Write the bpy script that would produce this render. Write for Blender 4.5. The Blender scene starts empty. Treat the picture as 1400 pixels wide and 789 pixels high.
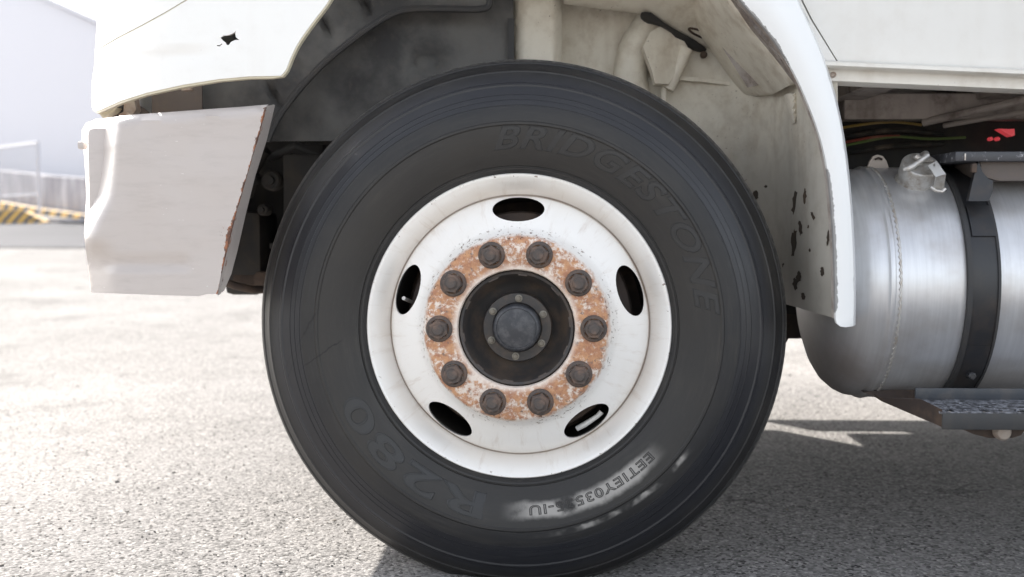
import bpy, bmesh, math, random
from mathutils import Vector, Matrix, noise as mnoise
from mathutils.geometry import delaunay_2d_cdt
random.seed(7)
R = math.radians
S = bpy.context.scene
C = S.collection

# ------------------------------------------------------------------ camera
F = 1497.0
PITCH = math.atan((394.5 - 300) / F)
YAW = math.atan(45 / F)
CAMR = Matrix.Rotation(YAW, 3, 'Z') @ Matrix.Rotation(math.pi / 2 - PITCH, 3, 'X')
CAMP = Vector((0, 0, 0))


def at(px, py, Y):
    """world point that sits at depth Y on the sight line through a photo pixel"""
    d = CAMR @ Vector(((px - 700) / F, -(py - 394.5) / F, -1))
    return CAMP + d * ((Y - CAMP.y) / d.y)


D0 = 2.206
_w = at(708, 446.5, D0)
CAMP = Vector((-_w.x, 0, 0.5215 - _w.z))
WC = at(708, 446.5, D0)
cam = bpy.data.cameras.new('camera')
camo = bpy.data.objects.new('camera', cam)
C.objects.link(camo)
camo.matrix_world = Matrix.Translation(CAMP) @ CAMR.to_4x4()
cam.sensor_width = 36
cam.lens = F / 1400 * 36
cam.clip_start = 0.05
cam.clip_end = 900
cam.dof.use_dof = True
cam.dof.focus_distance = 2.2
cam.dof.aperture_fstop = 3.1
S.camera = camo

# ------------------------------------------------------------------ light
SUN = Vector((-0.93, 1.15, 1.0)).normalized()
wd = bpy.data.worlds.new('World')
S.world = wd
wd.use_nodes = True
wn = wd.node_tree.nodes
sky = wn.new('ShaderNodeTexSky')
sky.sky_type = 'NISHITA'
sky.sun_disc = False
sky.sun_elevation = math.asin(SUN.z)
sky.sun_rotation = math.atan2(SUN.x, SUN.y)
sky.air_density = 1.0
sky.dust_density = 2.5
sky.ozone_density = 1.0
wn['Background'].inputs[1].default_value = 0.12
hs = wn.new('ShaderNodeHueSaturation')      # milky, hazy daylight
hs.inputs['Saturation'].default_value = 0.33
wd.node_tree.links.new(sky.outputs[0], hs.inputs['Color'])
wd.node_tree.links.new(hs.outputs[0], wn['Background'].inputs[0])
sl = bpy.data.lights.new('sun', 'SUN')
sl.energy = 4.9
sl.angle = R(0.55)
sl.color = (1, 0.95, 0.88)
so = bpy.data.objects.new('sun', sl)
C.objects.link(so)
so.rotation_euler = SUN.to_track_quat('Z', 'Y').to_euler()
vs = S.view_settings
vs.view_transform = 'Standard'
vs.look = 'None'
vs.exposure = 2.05
vs.gamma = 1.0


# ------------------------------------------------------------------ materials
class NT:
    def __init__(s, name, rough=0.5, metal=0.0, spec=0.5, base=(0.5, 0.5, 0.5)):
        s.m = bpy.data.materials.new(name)
        s.m.use_nodes = True
        s.t = s.m.node_tree
        s.b = s.t.nodes['Principled BSDF']
        s.set('Roughness', rough)
        s.set('Metallic', metal)
        s.set('Specular IOR Level', spec)
        s.b.inputs['Base Color'].default_value = (*base, 1)
        s.tc = s.t.nodes.new('ShaderNodeTexCoord')

    def put(s, sock, v):
        if hasattr(v, 'is_output') or isinstance(v, bpy.types.NodeSocket):
            s.t.links.new(v, sock)
        elif isinstance(v, (tuple, list)):
            sock.default_value = (*v, 1) if len(v) == 3 and len(sock.default_value) == 4 else v
        else:
            sock.default_value = v

    def set(s, k, v):
        s.put(s.b.inputs[k], v)

    @property
    def co(s):
        return s.tc.outputs['Object']

    def noise(s, scale, detail=5, rough=0.55, vec=None, stretch=None, dist=0.0):
        v = vec or s.co
        if stretch:
            mp = s.t.nodes.new('ShaderNodeMapping')
            mp.inputs['Scale'].default_value = stretch
            s.put(mp.inputs['Vector'], v)
            v = mp.outputs[0]
        n = s.t.nodes.new('ShaderNodeTexNoise')
        n.inputs['Scale'].default_value = scale
        n.inputs['Detail'].default_value = detail
        n.inputs['Roughness'].default_value = rough
        n.inputs['Distortion'].default_value = dist
        s.put(n.inputs['Vector'], v)
        return n.outputs['Fac']

    def voro(s, scale, feat='F1', out='Distance', vec=None):
        n = s.t.nodes.new('ShaderNodeTexVoronoi')
        n.feature = feat
        n.inputs['Scale'].default_value = scale
        s.put(n.inputs['Vector'], vec or s.co)
        return n.outputs[out]

    def math(s, op, a, b=0.0, c=None, clamp=False):
        n = s.t.nodes.new('ShaderNodeMath')
        n.operation = op
        n.use_clamp = clamp
        s.put(n.inputs[0], a)
        s.put(n.inputs[1], b)
        if c is not None:
            s.put(n.inputs[2], c)
        return n.outputs[0]

    def step(s, v, lo, hi, a=0.0, b=1.0):
        n = s.t.nodes.new('ShaderNodeMapRange')
        n.interpolation_type = 'SMOOTHSTEP'
        s.put(n.inputs[0], v)
        if lo <= hi:
            for i, q in enumerate((lo, hi, a, b)):
                n.inputs[i + 1].default_value = q
        else:
            for i, q in enumerate((hi, lo, b, a)):
                n.inputs[i + 1].default_value = q
        return n.outputs[0]

    def mix(s, f, a, b, mode='MIX'):
        n = s.t.nodes.new('ShaderNodeMix')
        n.data_type = 'RGBA'
        n.blend_type = mode
        s.put(n.inputs[0], f)
        s.put(n.inputs[6], a)
        s.put(n.inputs[7], b)
        return n.outputs[2]

    def xyz(s, vec=None):
        n = s.t.nodes.new('ShaderNodeSeparateXYZ')
        s.put(n.inputs[0], vec or s.co)
        return n.outputs

    def attr(s, name):
        n = s.t.nodes.new('ShaderNodeAttribute')
        n.attribute_name = name
        return n.outputs['Fac']

    def bump(s, h, strength=0.3, dist=0.002, prev=None):
        n = s.t.nodes.new('ShaderNodeBump')
        n.inputs['Strength'].default_value = strength
        n.inputs['Distance'].default_value = dist
        s.put(n.inputs['Height'], h)
        if prev is not None:
            s.put(n.inputs['Normal'], prev)
        s.set('Normal', n.outputs[0])
        return n.outputs[0]


def painted(name, col, rough=0.35, dirt=(0.35, 0.27, 0.19), amount=0.25, coat=0.0, speck=0.0, bumpy=0.05):
    n = NT(name, rough, base=col)
    a = n.noise(3.2, 6, 0.6)
    b = n.noise(28, 5, 0.65)
    f = n.math('MULTIPLY', n.step(n.math('MULTIPLY', a, b), 0.2, 0.42), amount)
    c = n.mix(f, col, dirt)
    d = n.noise(3.0, 3, 0.5, stretch=(6, 6, 0.7))
    c = n.mix(n.math('MULTIPLY', n.step(d, 0.5, 0.75), amount * 0.7), c, dirt)
    if speck:
        sp = n.math('MULTIPLY', n.step(n.noise(120, 3, 0.6), 0.66, 0.7), n.step(n.noise(7, 2), 0.5, 0.62))
        c = n.mix(n.math('MULTIPLY', sp, speck), c, (0.12, 0.06, 0.035))
    n.set('Base Color', c)
    n.set('Roughness', n.math('ADD', n.math('MULTIPLY', b, 0.25), rough - 0.1))
    n.bump(n.noise(14, 3), bumpy, 0.01)
    if coat:
        n.set('Coat Weight', coat)
    return n.m


M = {}
M['white'] = painted('white_paint', (0.78, 0.77, 0.745), 0.3, amount=0.10, coat=0.3)
M['box'] = painted('cream_box_paint', (0.69, 0.675, 0.64), 0.4, amount=0.08)
M['rail'] = painted('cream_rail_paint', (0.71, 0.68, 0.62), 0.45, amount=0.22, speck=0.5)
M['inner'] = painted('aged_shaded_inner_paint', (0.76, 0.71, 0.61), 0.5, dirt=(0.34, 0.25, 0.16), amount=0.40, speck=0.8)
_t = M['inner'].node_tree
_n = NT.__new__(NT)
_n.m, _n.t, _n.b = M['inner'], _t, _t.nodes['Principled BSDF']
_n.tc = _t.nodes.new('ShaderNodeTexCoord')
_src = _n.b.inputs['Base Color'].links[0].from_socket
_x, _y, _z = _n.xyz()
_shd = _n.math('MULTIPLY', _n.step(_n.math('ADD', _z, _n.math('MULTIPLY', _n.noise(9, 4, .6), .2)), 1.16, 0.90), _n.step(_x, .22, .42))  # wheelhouse shade painted into the colour, darker low and to the right
_shd2 = _n.math('MULTIPLY', _n.step(_n.math('ADD', _z, _n.math('MULTIPLY', _n.noise(14, 5, .7), .3)), .86, 0.58), _n.step(_x, .40, .52))
_c = _n.mix(_n.math('MULTIPLY', _shd, .62), _src, (0.27, 0.265, 0.25))
_n.set('Base Color', _n.mix(_n.math('MULTIPLY', _shd2, .5), _c, (0.10, 0.085, 0.07)))
M['innerd'] = painted('grimy_inner_paint', (0.40, 0.36, 0.33), 0.6, dirt=(0.13, 0.09, 0.07), amount=0.8, speck=1)
M['edge'] = painted('yellowed_edge', (0.60, 0.55, 0.42), 0.5, amount=0.4)
M['wall'] = painted('warehouse_white', (0.55, 0.553, 0.60), 0.7, dirt=(0.5, 0.5, 0.55), amount=0.1)

n = NT('fender_paint', 0.28)
e = n.attr('wear')
m_ = n.step(n.math('ADD', n.math('MULTIPLY', n.math('SUBTRACT', n.noise(70, 5, 0.75), 0.5), 1.1), e), 0.50, 0.53)
base = n.mix(n.math('MULTIPLY', n.noise(5), 0.12), (0.80, 0.81, 0.81), (0.6, 0.58, 0.54))
n.set('Base Color', n.mix(m_, base, n.mix(n.noise(60), (0.22, 0.22, 0.225), (0.36, 0.35, 0.34))))
n.set('Roughness', n.math('ADD', n.math('MULTIPLY', m_, 0.4), 0.32))
M['fender'] = n.m

n = NT('bumper_paint', 0.36)
e = n.attr('wear')
nz = n.noise(38, 5, 0.75, stretch=(1, 1, .45))
m_ = n.step(n.math('ADD', n.math('MULTIPLY', n.math('SUBTRACT', nz, 0.5), 1.5), e), 0.53, 0.58)
gr = n.step(n.noise(9, 5, 0.7, stretch=(1, 1, 5)), 0.45, 0.75)
base = n.mix(n.math('MULTIPLY', gr, 0.30), (0.475, 0.43, 0.405), (0.33, 0.29, 0.27))
sc = n.step(n.noise(30, 3, 0.8, stretch=(1, 1, 9)), 0.70, 0.74)
sc = n.math('MULTIPLY', sc, n.step(n.noise(6, 2), 0.47, 0.55))
base = n.mix(sc, base, (0.85, 0.83, 0.81))
n.set('Base Color', n.mix(m_, base, n.mix(n.step(n.noise(70), .42, .6), (0.30, 0.12, 0.06), (0.10, 0.05, 0.035))))
n.set('Roughness', n.math('ADD', n.math('MULTIPLY', m_, 0.4), 0.33))
n.bump(n.noise(6, 3), 0.25, 0.02)
M['bumper'] = n.m

n = NT('liner_plastic', 0.6, spec=0.35)
a = n.noise(5, 7, 0.6)
b = n.noise(60, 4, 0.6)
c = n.mix(n.step(a, 0.36, 0.68), (0.036, 0.036, 0.038), (0.125, 0.122, 0.118))
c = n.mix(n.math('MULTIPLY', n.step(b, 0.5, 0.8), 0.35), c, (0.12, 0.10, 0.085))
n.set('Base Color', c)
n.bump(b, 0.15, 0.002)
M['liner'] = n.m
M['linerd'] = painted('dark_seal_rubber', (0.03, 0.03, 0.032), 0.6, dirt=(.07, .06, .05), amount=0.4)
M['brownliner'] = painted('dusty_brown_steel', (0.12, 0.10, 0.09), 0.7, dirt=(.2, .15, .11), amount=0.6)

# tyre rubber in wheel-local polar coordinates
n = NT('tyre_rubber', 0.55, spec=0.45)
x, y, z = n.xyz()
rad = n.math('SQRT', n.math('ADD', n.math('MULTIPLY', x, x), n.math('MULTIPLY', z, z)))
ang = n.math('ARCTAN2', x, z)            # clockwise from top
cmb = n.t.nodes.new('ShaderNodeCombineXYZ')
n.put(cmb.inputs[0], n.math('MULTIPLY', ang, 0.5))
n.put(cmb.inputs[1], n.math('MULTIPLY', rad, 14))
n.put(cmb.inputs[2], y)
pol = cmb.outputs[0]
a = n.noise(6, 6, 0.6)
st = n.noise(9, 5, 0.6, vec=pol)
st2 = n.noise(34, 3, 0.6, vec=pol)
c = n.mix(n.step(a, 0.35, 0.7), (0.011, 0.011, 0.0125), (0.019, 0.0175, 0.0165))
c = n.mix(n.math('MULTIPLY', n.step(st, 0.45, 0.75), 0.6), c, (0.027, 0.026, 0.026))
c = n.mix(n.math('MULTIPLY', n.step(st2, 0.55, 0.75), 0.3), c, (0.050, 0.047, 0.044))
# brown blooming inside text band
bl = n.math('MULTIPLY', n.step(rad, 0.30, 0.33), n.step(rad, 0.41, 0.395))
c = n.mix(n.math('MULTIPLY', bl, 0.35), c, (0.028, 0.024, 0.019))
dst = n.math('MULTIPLY', n.step(n.noise(5, 5, .7, vec=pol), .45, .75), n.step(n.noise(3.5, 4, .6), .42, .68))
c = n.mix(n.math('MULTIPLY', dst, .45), c, (0.060, 0.053, 0.045))
rub = n.step(n.noise(18, 5, .75, vec=pol), .66, .74)
c = n.mix(n.math('MULTIPLY', rub, .22), c, (0.085, 0.08, 0.075))
# kerb scuff, pale, low right
A = n.math('MODULO', n.math('ADD', n.math('MULTIPLY', ang, 57.2958), 360.0), 360.0)
wr0 = n.math('ADD', rad, n.math('MULTIPLY', n.math('SUBTRACT', n.noise(16, 4, .6), .5), .022))
sm = n.math('MULTIPLY', n.step(A, 128, 141), n.step(A, 186, 172))
sm = n.math('MULTIPLY', sm, n.math('MULTIPLY', n.step(wr0, .344, .356), n.step(wr0, .388, .374)))
brk = n.noise(26, 5, 0.7)
brk2 = n.step(n.math('ADD', n.noise(12, 3), n.math('MULTIPLY', brk, .5)), 0.52, 0.74)
sm = n.math('MULTIPLY', sm, brk2)
s2 = n.math('MULTIPLY', n.step(A, 122, 128), n.step(A, 176, 160))
wr = n.math('ADD', rad, n.math('MULTIPLY', n.math('SUBTRACT', brk, .5), .012))
s2 = n.math('MULTIPLY', s2, n.math('MULTIPLY', n.step(wr, .407, .411), n.step(wr, .421, .415)))
s2 = n.math('MULTIPLY', s2, n.step(n.noise(13, 3), .42, .6))
tot = n.math('MAXIMUM', sm, s2)
c = n.mix(n.math('MULTIPLY', tot, 0.85), c, (0.38, 0.36, 0.335))
for (x1_, z1_, x2_, z2_) in ((-.482, -.105, -.392, .040), (-.450, -.098, -.344, -.022), (.047, .440, .060, .470), (-.47, -.11, -.425, -.03)):
    Lc = math.hypot(x2_ - x1_, z2_ - z1_)
    ux, uz = (x2_ - x1_) / Lc, (z2_ - z1_) / Lc
    dx_ = n.math('SUBTRACT', x, x1_)
    dz_ = n.math('SUBTRACT', z, z1_)
    al = n.math('ADD', n.math('MULTIPLY', dx_, ux), n.math('MULTIPLY', dz_, uz))
    pe = n.math('SUBTRACT', n.math('MULTIPLY', dx_, uz), n.math('MULTIPLY', dz_, ux))
    pe = n.math('ABSOLUTE', n.math('ADD', pe, n.math('MULTIPLY', n.math('SUBTRACT', n.noise(30, 4, .7), .5), .016)))
    cm = n.math('MULTIPLY', n.step(pe, .0021, .0008), n.math('MULTIPLY', n.step(al, 0, .02), n.step(al, Lc, Lc - .02)))
    cm = n.math('MULTIPLY', cm, n.step(n.noise(45, 2), .28, .42))
    c = n.mix(cm, c, (0.004, 0.004, 0.004))
# sky reflection tinted into the sidewall band, then weathered tread edge
c = n.mix(n.math('MULTIPLY', n.math('MULTIPLY', n.step(rad, .428, .440), n.step(rad, .505, .485)), .5), c, (0.019, 0.0205, 0.027))
c = n.mix(n.math('MULTIPLY', n.step(rad, 0.528, 0.538), 0.7), c, n.mix(n.step(n.noise(120, 3, .7), .4, .6), (0.05, 0.048, 0.046), (0.20, 0.19, 0.18)))
n.set('Base Color', c)
band = n.math('MULTIPLY', n.step(rad, .430, .445), n.step(rad, .50, .475))
n.set('Roughness', n.math('SUBTRACT', n.math('ADD', n.math('MULTIPLY', st, 0.28), 0.38), n.math('MULTIPLY', band, .16)))
nb = n.bump(st2, 0.10, 0.002)
n.bump(n.noise(240, 3, 0.6), 0.10, 0.0006, nb)
M['tyre'] = n.m
M['letter'] = painted('letter_rubber', (0.018, 0.018, 0.019), 0.45, dirt=(.03, .028, .025), amount=0.5)
M['letterd'] = painted('serial_rubber', (0.045, 0.042, 0.040), 0.6, dirt=(.03, .03, .03), amount=0.4)

# rim paint with rust in wheel-local polar coordinates
n = NT('wheel_rim_paint', 0.34)
x, y, z = n.xyz()
rad = n.math('SQRT', n.math('ADD', n.math('MULTIPLY', x, x), n.math('MULTIPLY', z, z)))
base = n.mix(n.math('MULTIPLY', n.step(n.noise(8, 5, .6), .4, .75), 0.22), (0.84, 0.82, 0.79), (0.66, 0.59, 0.50))
warp = n.math('ADD', rad, n.math('MULTIPLY', n.math('SUBTRACT', n.noise(22, 5, 0.7), .5), .028))
ringm = n.math('MULTIPLY', n.step(warp, .112, .130), n.step(warp, .186, .177))
nz = n.noise(78, 8, 0.75)
pat = n.math('ADD', n.math('MULTIPLY', nz, .72), n.math('MULTIPLY', n.noise(17, 3, .6), .36))
rs = n.math('MULTIPLY', ringm, n.step(pat, .45, .555))
rcol = n.mix(n.step(n.noise(60, 6, .75), .38, .64), (0.33, 0.100, 0.024), (0.53, 0.245, 0.085))
rcol = n.mix(n.step(n.noise(85, 4, .6), .58, .68), rcol, (0.13, 0.055, 0.03))
tint = n.mix(n.math('MULTIPLY', n.math('MULTIPLY', n.step(rad, .19, .172), n.step(rad, .095, .115)), .55), base, (0.70, 0.54, 0.42))
c = n.mix(n.math('MULTIPLY', rs, .85), tint, rcol)
# dark flecks of flaking round the ring
fl = n.math('MULTIPLY', n.step(rad, .165, .178), n.step(rad, .208, .190))
fl = n.math('MULTIPLY', fl, n.step(n.noise(130, 4, .65), .585, .62))
fl = n.math('MULTIPLY', fl, n.step(n.noise(18, 3), .40, .55))
c = n.mix(fl, c, (0.14, 0.075, 0.045))
# chips on the flange lip
ch = n.math('MULTIPLY', n.step(rad, .294, .300), n.step(n.noise(90, 3, .6), .66, .69))
c = n.mix(n.math('MULTIPLY', ch, .8), c, (0.16, 0.10, 0.07))
# rust seam and brown wash
seam = n.math('MULTIPLY', n.step(rad, .2595, .2625), n.step(rad, .2665, .2640))
c = n.mix(n.math('MULTIPLY', seam, n.math('ADD', .35, n.math('MULTIPLY', n.noise(9, 3), .7))), c, (0.17, 0.10, 0.065))
wash = n.math('MULTIPLY', n.step(rad, .255, .268), n.step(rad, .295, .272))
c = n.mix(n.math('MULTIPLY', wash, .22), c, (0.50, 0.40, 0.30))
rsn = n.t.nodes.new('ShaderNodeCombineXYZ')
n.put(rsn.inputs[0], n.math('MULTIPLY', n.math('ARCTAN2', x, z), 1.6))
n.put(rsn.inputs[1], n.math('MULTIPLY', rad, 1.5))
strk = n.math('MULTIPLY', n.step(n.noise(9, 5, .7, vec=rsn.outputs[0]), .52, .74), n.step(rad, .175, .19))
c = n.mix(n.math('MULTIPLY', strk, .28), c, (0.44, 0.33, 0.24))
n.set('Base Color', c)
n.set('Roughness', n.math('ADD', n.math('MULTIPLY', rs, .4), .33))
nb = n.bump(n.math('MULTIPLY', rs, nz), 0.5, 0.0012)
M['rim'] = n.m

n = NT('rusty_steel', 0.7, metal=0.2)
n.set('Base Color', n.mix(n.step(n.noise(45, 5, .7), .40, .66), (0.085, 0.072, 0.066), (0.17, 0.115, 0.088)))
n.bump(n.noise(150, 4), 0.4, 0.001)
M['nut'] = n.m
n = NT('hub_casting', 0.55, metal=0.0)
n.set('Base Color', n.mix(n.step(n.noise(16, 5, .7), .4, .7), (0.034, 0.032, 0.032), (0.085, 0.062, 0.046)))
n.bump(n.noise(90, 4), 0.3, 0.001)
M['hub'] = n.m
n = NT('hub_cap_black', 0.45)
n.set('Base Color', n.mix(n.step(n.noise(45, 5, .7), .42, .64), (0.028, 0.03, 0.036), (0.07, 0.07, 0.075)))
n.bump(n.noise(120, 3), 0.25, 0.001)
M['cap'] = n.m
M['lugm'] = painted('hub_lug_brown', (0.085, 0.068, 0.055), 0.6, dirt=(.04, .03, .03), amount=0.7)
M['bolt'] = painted('greasy_bolt', (0.26, 0.24, 0.20), 0.45, dirt=(.07, .05, .03), amount=0.6)

n = NT('tank_aluminium', 0.4, metal=1.0)
g1 = n.noise(7, 4, .6, stretch=(22, 1, 1))
g2 = n.noise(9, 4, .6)
gx, gy, gz = n.xyz()
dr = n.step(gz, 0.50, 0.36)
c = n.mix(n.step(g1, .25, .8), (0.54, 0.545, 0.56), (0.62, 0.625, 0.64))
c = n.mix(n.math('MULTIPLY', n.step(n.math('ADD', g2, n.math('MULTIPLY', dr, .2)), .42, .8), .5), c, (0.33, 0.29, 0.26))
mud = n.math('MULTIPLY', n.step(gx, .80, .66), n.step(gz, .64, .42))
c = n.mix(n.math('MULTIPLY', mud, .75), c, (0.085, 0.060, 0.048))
n.set('Base Color', c)
n.set('Roughness', n.math('ADD', n.math('MULTIPLY', g1, .12), n.math('ADD', .28, n.math('MULTIPLY', mud, .3))))
n.set('Metallic', n.math('SUBTRACT', .62, n.math('MULTIPLY', mud, .5)))
n.bump(n.noise(20, 3, .5, stretch=(6, 1, 1)), 0.06, 0.004)
M['alu'] = n.m
M['lit_top'] = painted('lit_bracket_top', (0.66, 0.65, 0.63), 0.4, amount=0.1)  # light on the bracket's top face put into a whiter colour
n = NT('cast_aluminium', 0.5, metal=0.7)
n.set('Base Color', n.mix(n.step(n.noise(60, 5, .7), .4, .7), (0.58, 0.57, 0.55), (0.40, 0.35, 0.30)))
n.bump(n.noise(160, 3), 0.2, 0.001)
M['castalu'] = n.m
M['black'] = painted('black_steel', (0.018, 0.019, 0.022), 0.4, dirt=(.06, .045, .035), amount=0.5)
M['dark'] = painted('dark_underbody', (0.018, 0.017, 0.017), 0.7, dirt=(.05, .04, .03), amount=0.7)
M['brown'] = painted('muddy_brown_steel', (0.045, 0.032, 0.027), 0.75, dirt=(.12, .08, .055), amount=0.8)
M['beam'] = painted('grey_crossbeam', (0.42, 0.37, 0.34), 0.65, dirt=(.12, .09, .075), amount=0.8)
n = NT('tread_plate', 0.45, metal=0.3)
n.set('Base Color', n.mix(n.step(n.noise(85, 6, .8, stretch=(1, .6, 1)), .44, .60), (0.05, 0.05, 0.056), (0.38, 0.39, 0.43)))
M['plate'] = n.m
n = NT('walkway_steel', 0.4)
n.set('Base Color', n.mix(n.step(n.noise(70, 5, .7), .58, .68), (0.045, 0.046, 0.053), (0.30, 0.30, 0.32)))
M['walk'] = n.m
M['platef'] = painted('step_edge_steel', (0.035, 0.036, 0.038), 0.5, dirt=(.09, .075, .06), amount=0.5)
M['bluesteel'] = painted('step_back_steel', (0.034, 0.040, 0.050), 0.4, amount=0.15)
M['stone'] = painted('dusty_bracket', (0.42, 0.36, 0.31), 0.7, dirt=(.2, .10, .06), amount=0.8)
M['rustpatch'] = painted('dark_rust_patch', (0.045, 0.035, 0.027), 0.85, dirt=(.10, .06, .035), amount=0.6)
for k, col in dict(yellow=(0.30, 0.20, 0.05), red=(0.24, 0.05, 0.035), green=(0.10, 0.15, 0.04), hose=(0.02, 0.02, 0.02)).items():
    M['c_' + k] = painted(k + '_cable', col, 0.45, amount=0.3)
n = NT('red_lens', 0.2)
n.set('Base Color', (0.8, 0.10, 0.12))
n.set('Emission Color', (1, 0.10, 0.12))
n.set('Emission Strength', 0.08)  # added glow stands in for sun shining through the lens
M['lens'] = n.m

# asphalt
n = NT('asphalt', 0.95, spec=0.08)
n.set('Diffuse Roughness', 0.4)
big = n.noise(0.8, 5, .6)
mid = n.noise(9, 5, .65)
stn = n.voro(150, 'F1', 'Color')
sx = n.t.nodes.new('ShaderNodeSeparateColor')
n.put(sx.inputs[0], stn)
dist = n.voro(150)
fine = n.noise(420, 3, .7)
c = n.mix(n.step(sx.outputs[0], .1, .95), (0.12, 0.115, 0.111), (0.265, 0.254, 0.246))
c = n.mix(n.step(sx.outputs[1], .93, .97), c, (0.38, 0.36, 0.34))
c = n.mix(n.step(sx.outputs[2], .91, .94), c, (0.035, 0.033, 0.031))
c = n.mix(n.math('MULTIPLY', n.step(mid, .4, .7), .35), c, (0.24, 0.228, 0.222))
c = n.mix(n.math('MULTIPLY', n.step(big, .42, .66), .30), c, (0.32, 0.308, 0.30))
cr = n.voro(0.55, 'DISTANCE_TO_EDGE', 'Distance', vec=None)
wv = n.t.nodes.new('ShaderNodeVectorMath')
wv.operation = 'ADD'
nz3 = n.t.nodes.new('ShaderNodeTexNoise')
nz3.inputs['Scale'].default_value = 3
n.put(nz3.inputs['Vector'], n.co)
n.put(wv.inputs[0], n.co)
n.put(wv.inputs[1], nz3.outputs['Color'])
crk = n.step(n.voro(0.8, 'DISTANCE_TO_EDGE', 'Distance', vec=wv.outputs[0]), .010, .002)
c = n.mix(n.math('MULTIPLY', crk, n.math('MULTIPLY', n.step(n.noise(2, 2), .45, .6), .55)), c, (0.05, 0.048, 0.046))
c = n.mix(n.math('MULTIPLY', n.step(n.noise(1.7, 4, .6), .56, .70), .38), c, (0.08, 0.075, 0.072))
n.set('Base Color', c)
h = n.math('ADD', n.math('MULTIPLY', n.math('SUBTRACT', 1.0, dist), .9), n.math('MULTIPLY', fine, .5))
h = n.math('ADD', h, n.math('MULTIPLY', n.noise(55, 4, .7), 2.2))
h = n.math('SUBTRACT', h, n.math('MULTIPLY', n.step(n.noise(75, 3, .6), .62, .72), 1.8))
n.bump(h, 0.62, 0.0042)
M['asphalt'] = n.m

n = NT('far_shade_asphalt', 0.95, spec=0.05)  # ground colour darkened to stand in for a cast shadow
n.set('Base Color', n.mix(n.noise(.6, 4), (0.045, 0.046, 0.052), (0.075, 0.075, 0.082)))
M['far_shade'] = n.m
n = NT('weathered_concrete', 0.85)
st = n.noise(2.6, 5, .65, stretch=(1.6, 1.6, .35))
n.set('Base Color', n.mix(n.step(st, .40, .66), (0.27, 0.262, 0.285), (0.45, 0.44, 0.47)))
M['concrete'] = n.m
for nm, k, col in (('kerb_stripes', 1.6, (0.62, 0.40, 0.13)), ('hazard_stripes', 5.6, (0.66, 0.40, 0.10))):
    n = NT(nm, 0.75)
    x, y, z = n.xyz()
    f = n.math('FRACT', n.math('MULTIPLY', n.math('ADD', x, n.math('MULTIPLY', z, -.8)), k))
    f = n.math('MULTIPLY', n.step(f, .46, .5), n.step(f, 1.0, .96))
    f = n.math('MULTIPLY', f, n.step(n.noise(5, 4, .7), .3, .42))
    n.set('Base Color', n.mix(f, (0.10, 0.10, 0.11), col))
    M[nm] = n.m
M['galv'] = painted('galvanised_tube', (0.48, 0.49, 0.53), 0.5, amount=0.1)
M['pebble'] = painted('loose_stone', (0.12, 0.115, 0.11), 0.9, amount=0.2)


# ------------------------------------------------------------------ builders
def link(name, me, mat=None, parent=None, smooth=True, angle=40):
    o = bpy.data.objects.new(name, me)
    C.objects.link(o)
    if mat:
        me.materials.append(M[mat])
    if parent is not None:
        o.parent = parent
    if smooth:
        for p in me.polygons:
            p.use_smooth = True
        try:
            me.set_sharp_from_angle(angle=R(angle))
        except Exception:
            pass
    return o


def thing(name, label, cat, loc=(0, 0, 0), group=None):
    o = bpy.data.objects.new(name, None)
    C.objects.link(o)
    o.location = loc
    o['label'] = label
    o['category'] = cat
    if group:
        o['group'] = group
    return o


def tag(o, label=None, cat=None, group=None, kind=None):
    for k, v in (('label', label), ('category', cat), ('group', group), ('kind', kind)):
        if v:
            o[k] = v
    return o


def mesh(name, v, f):
    me = bpy.data.meshes.new(name)
    me.from_pydata([tuple(q) for q in v], [], f)
    me.validate()
    me.update()
    return me


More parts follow.
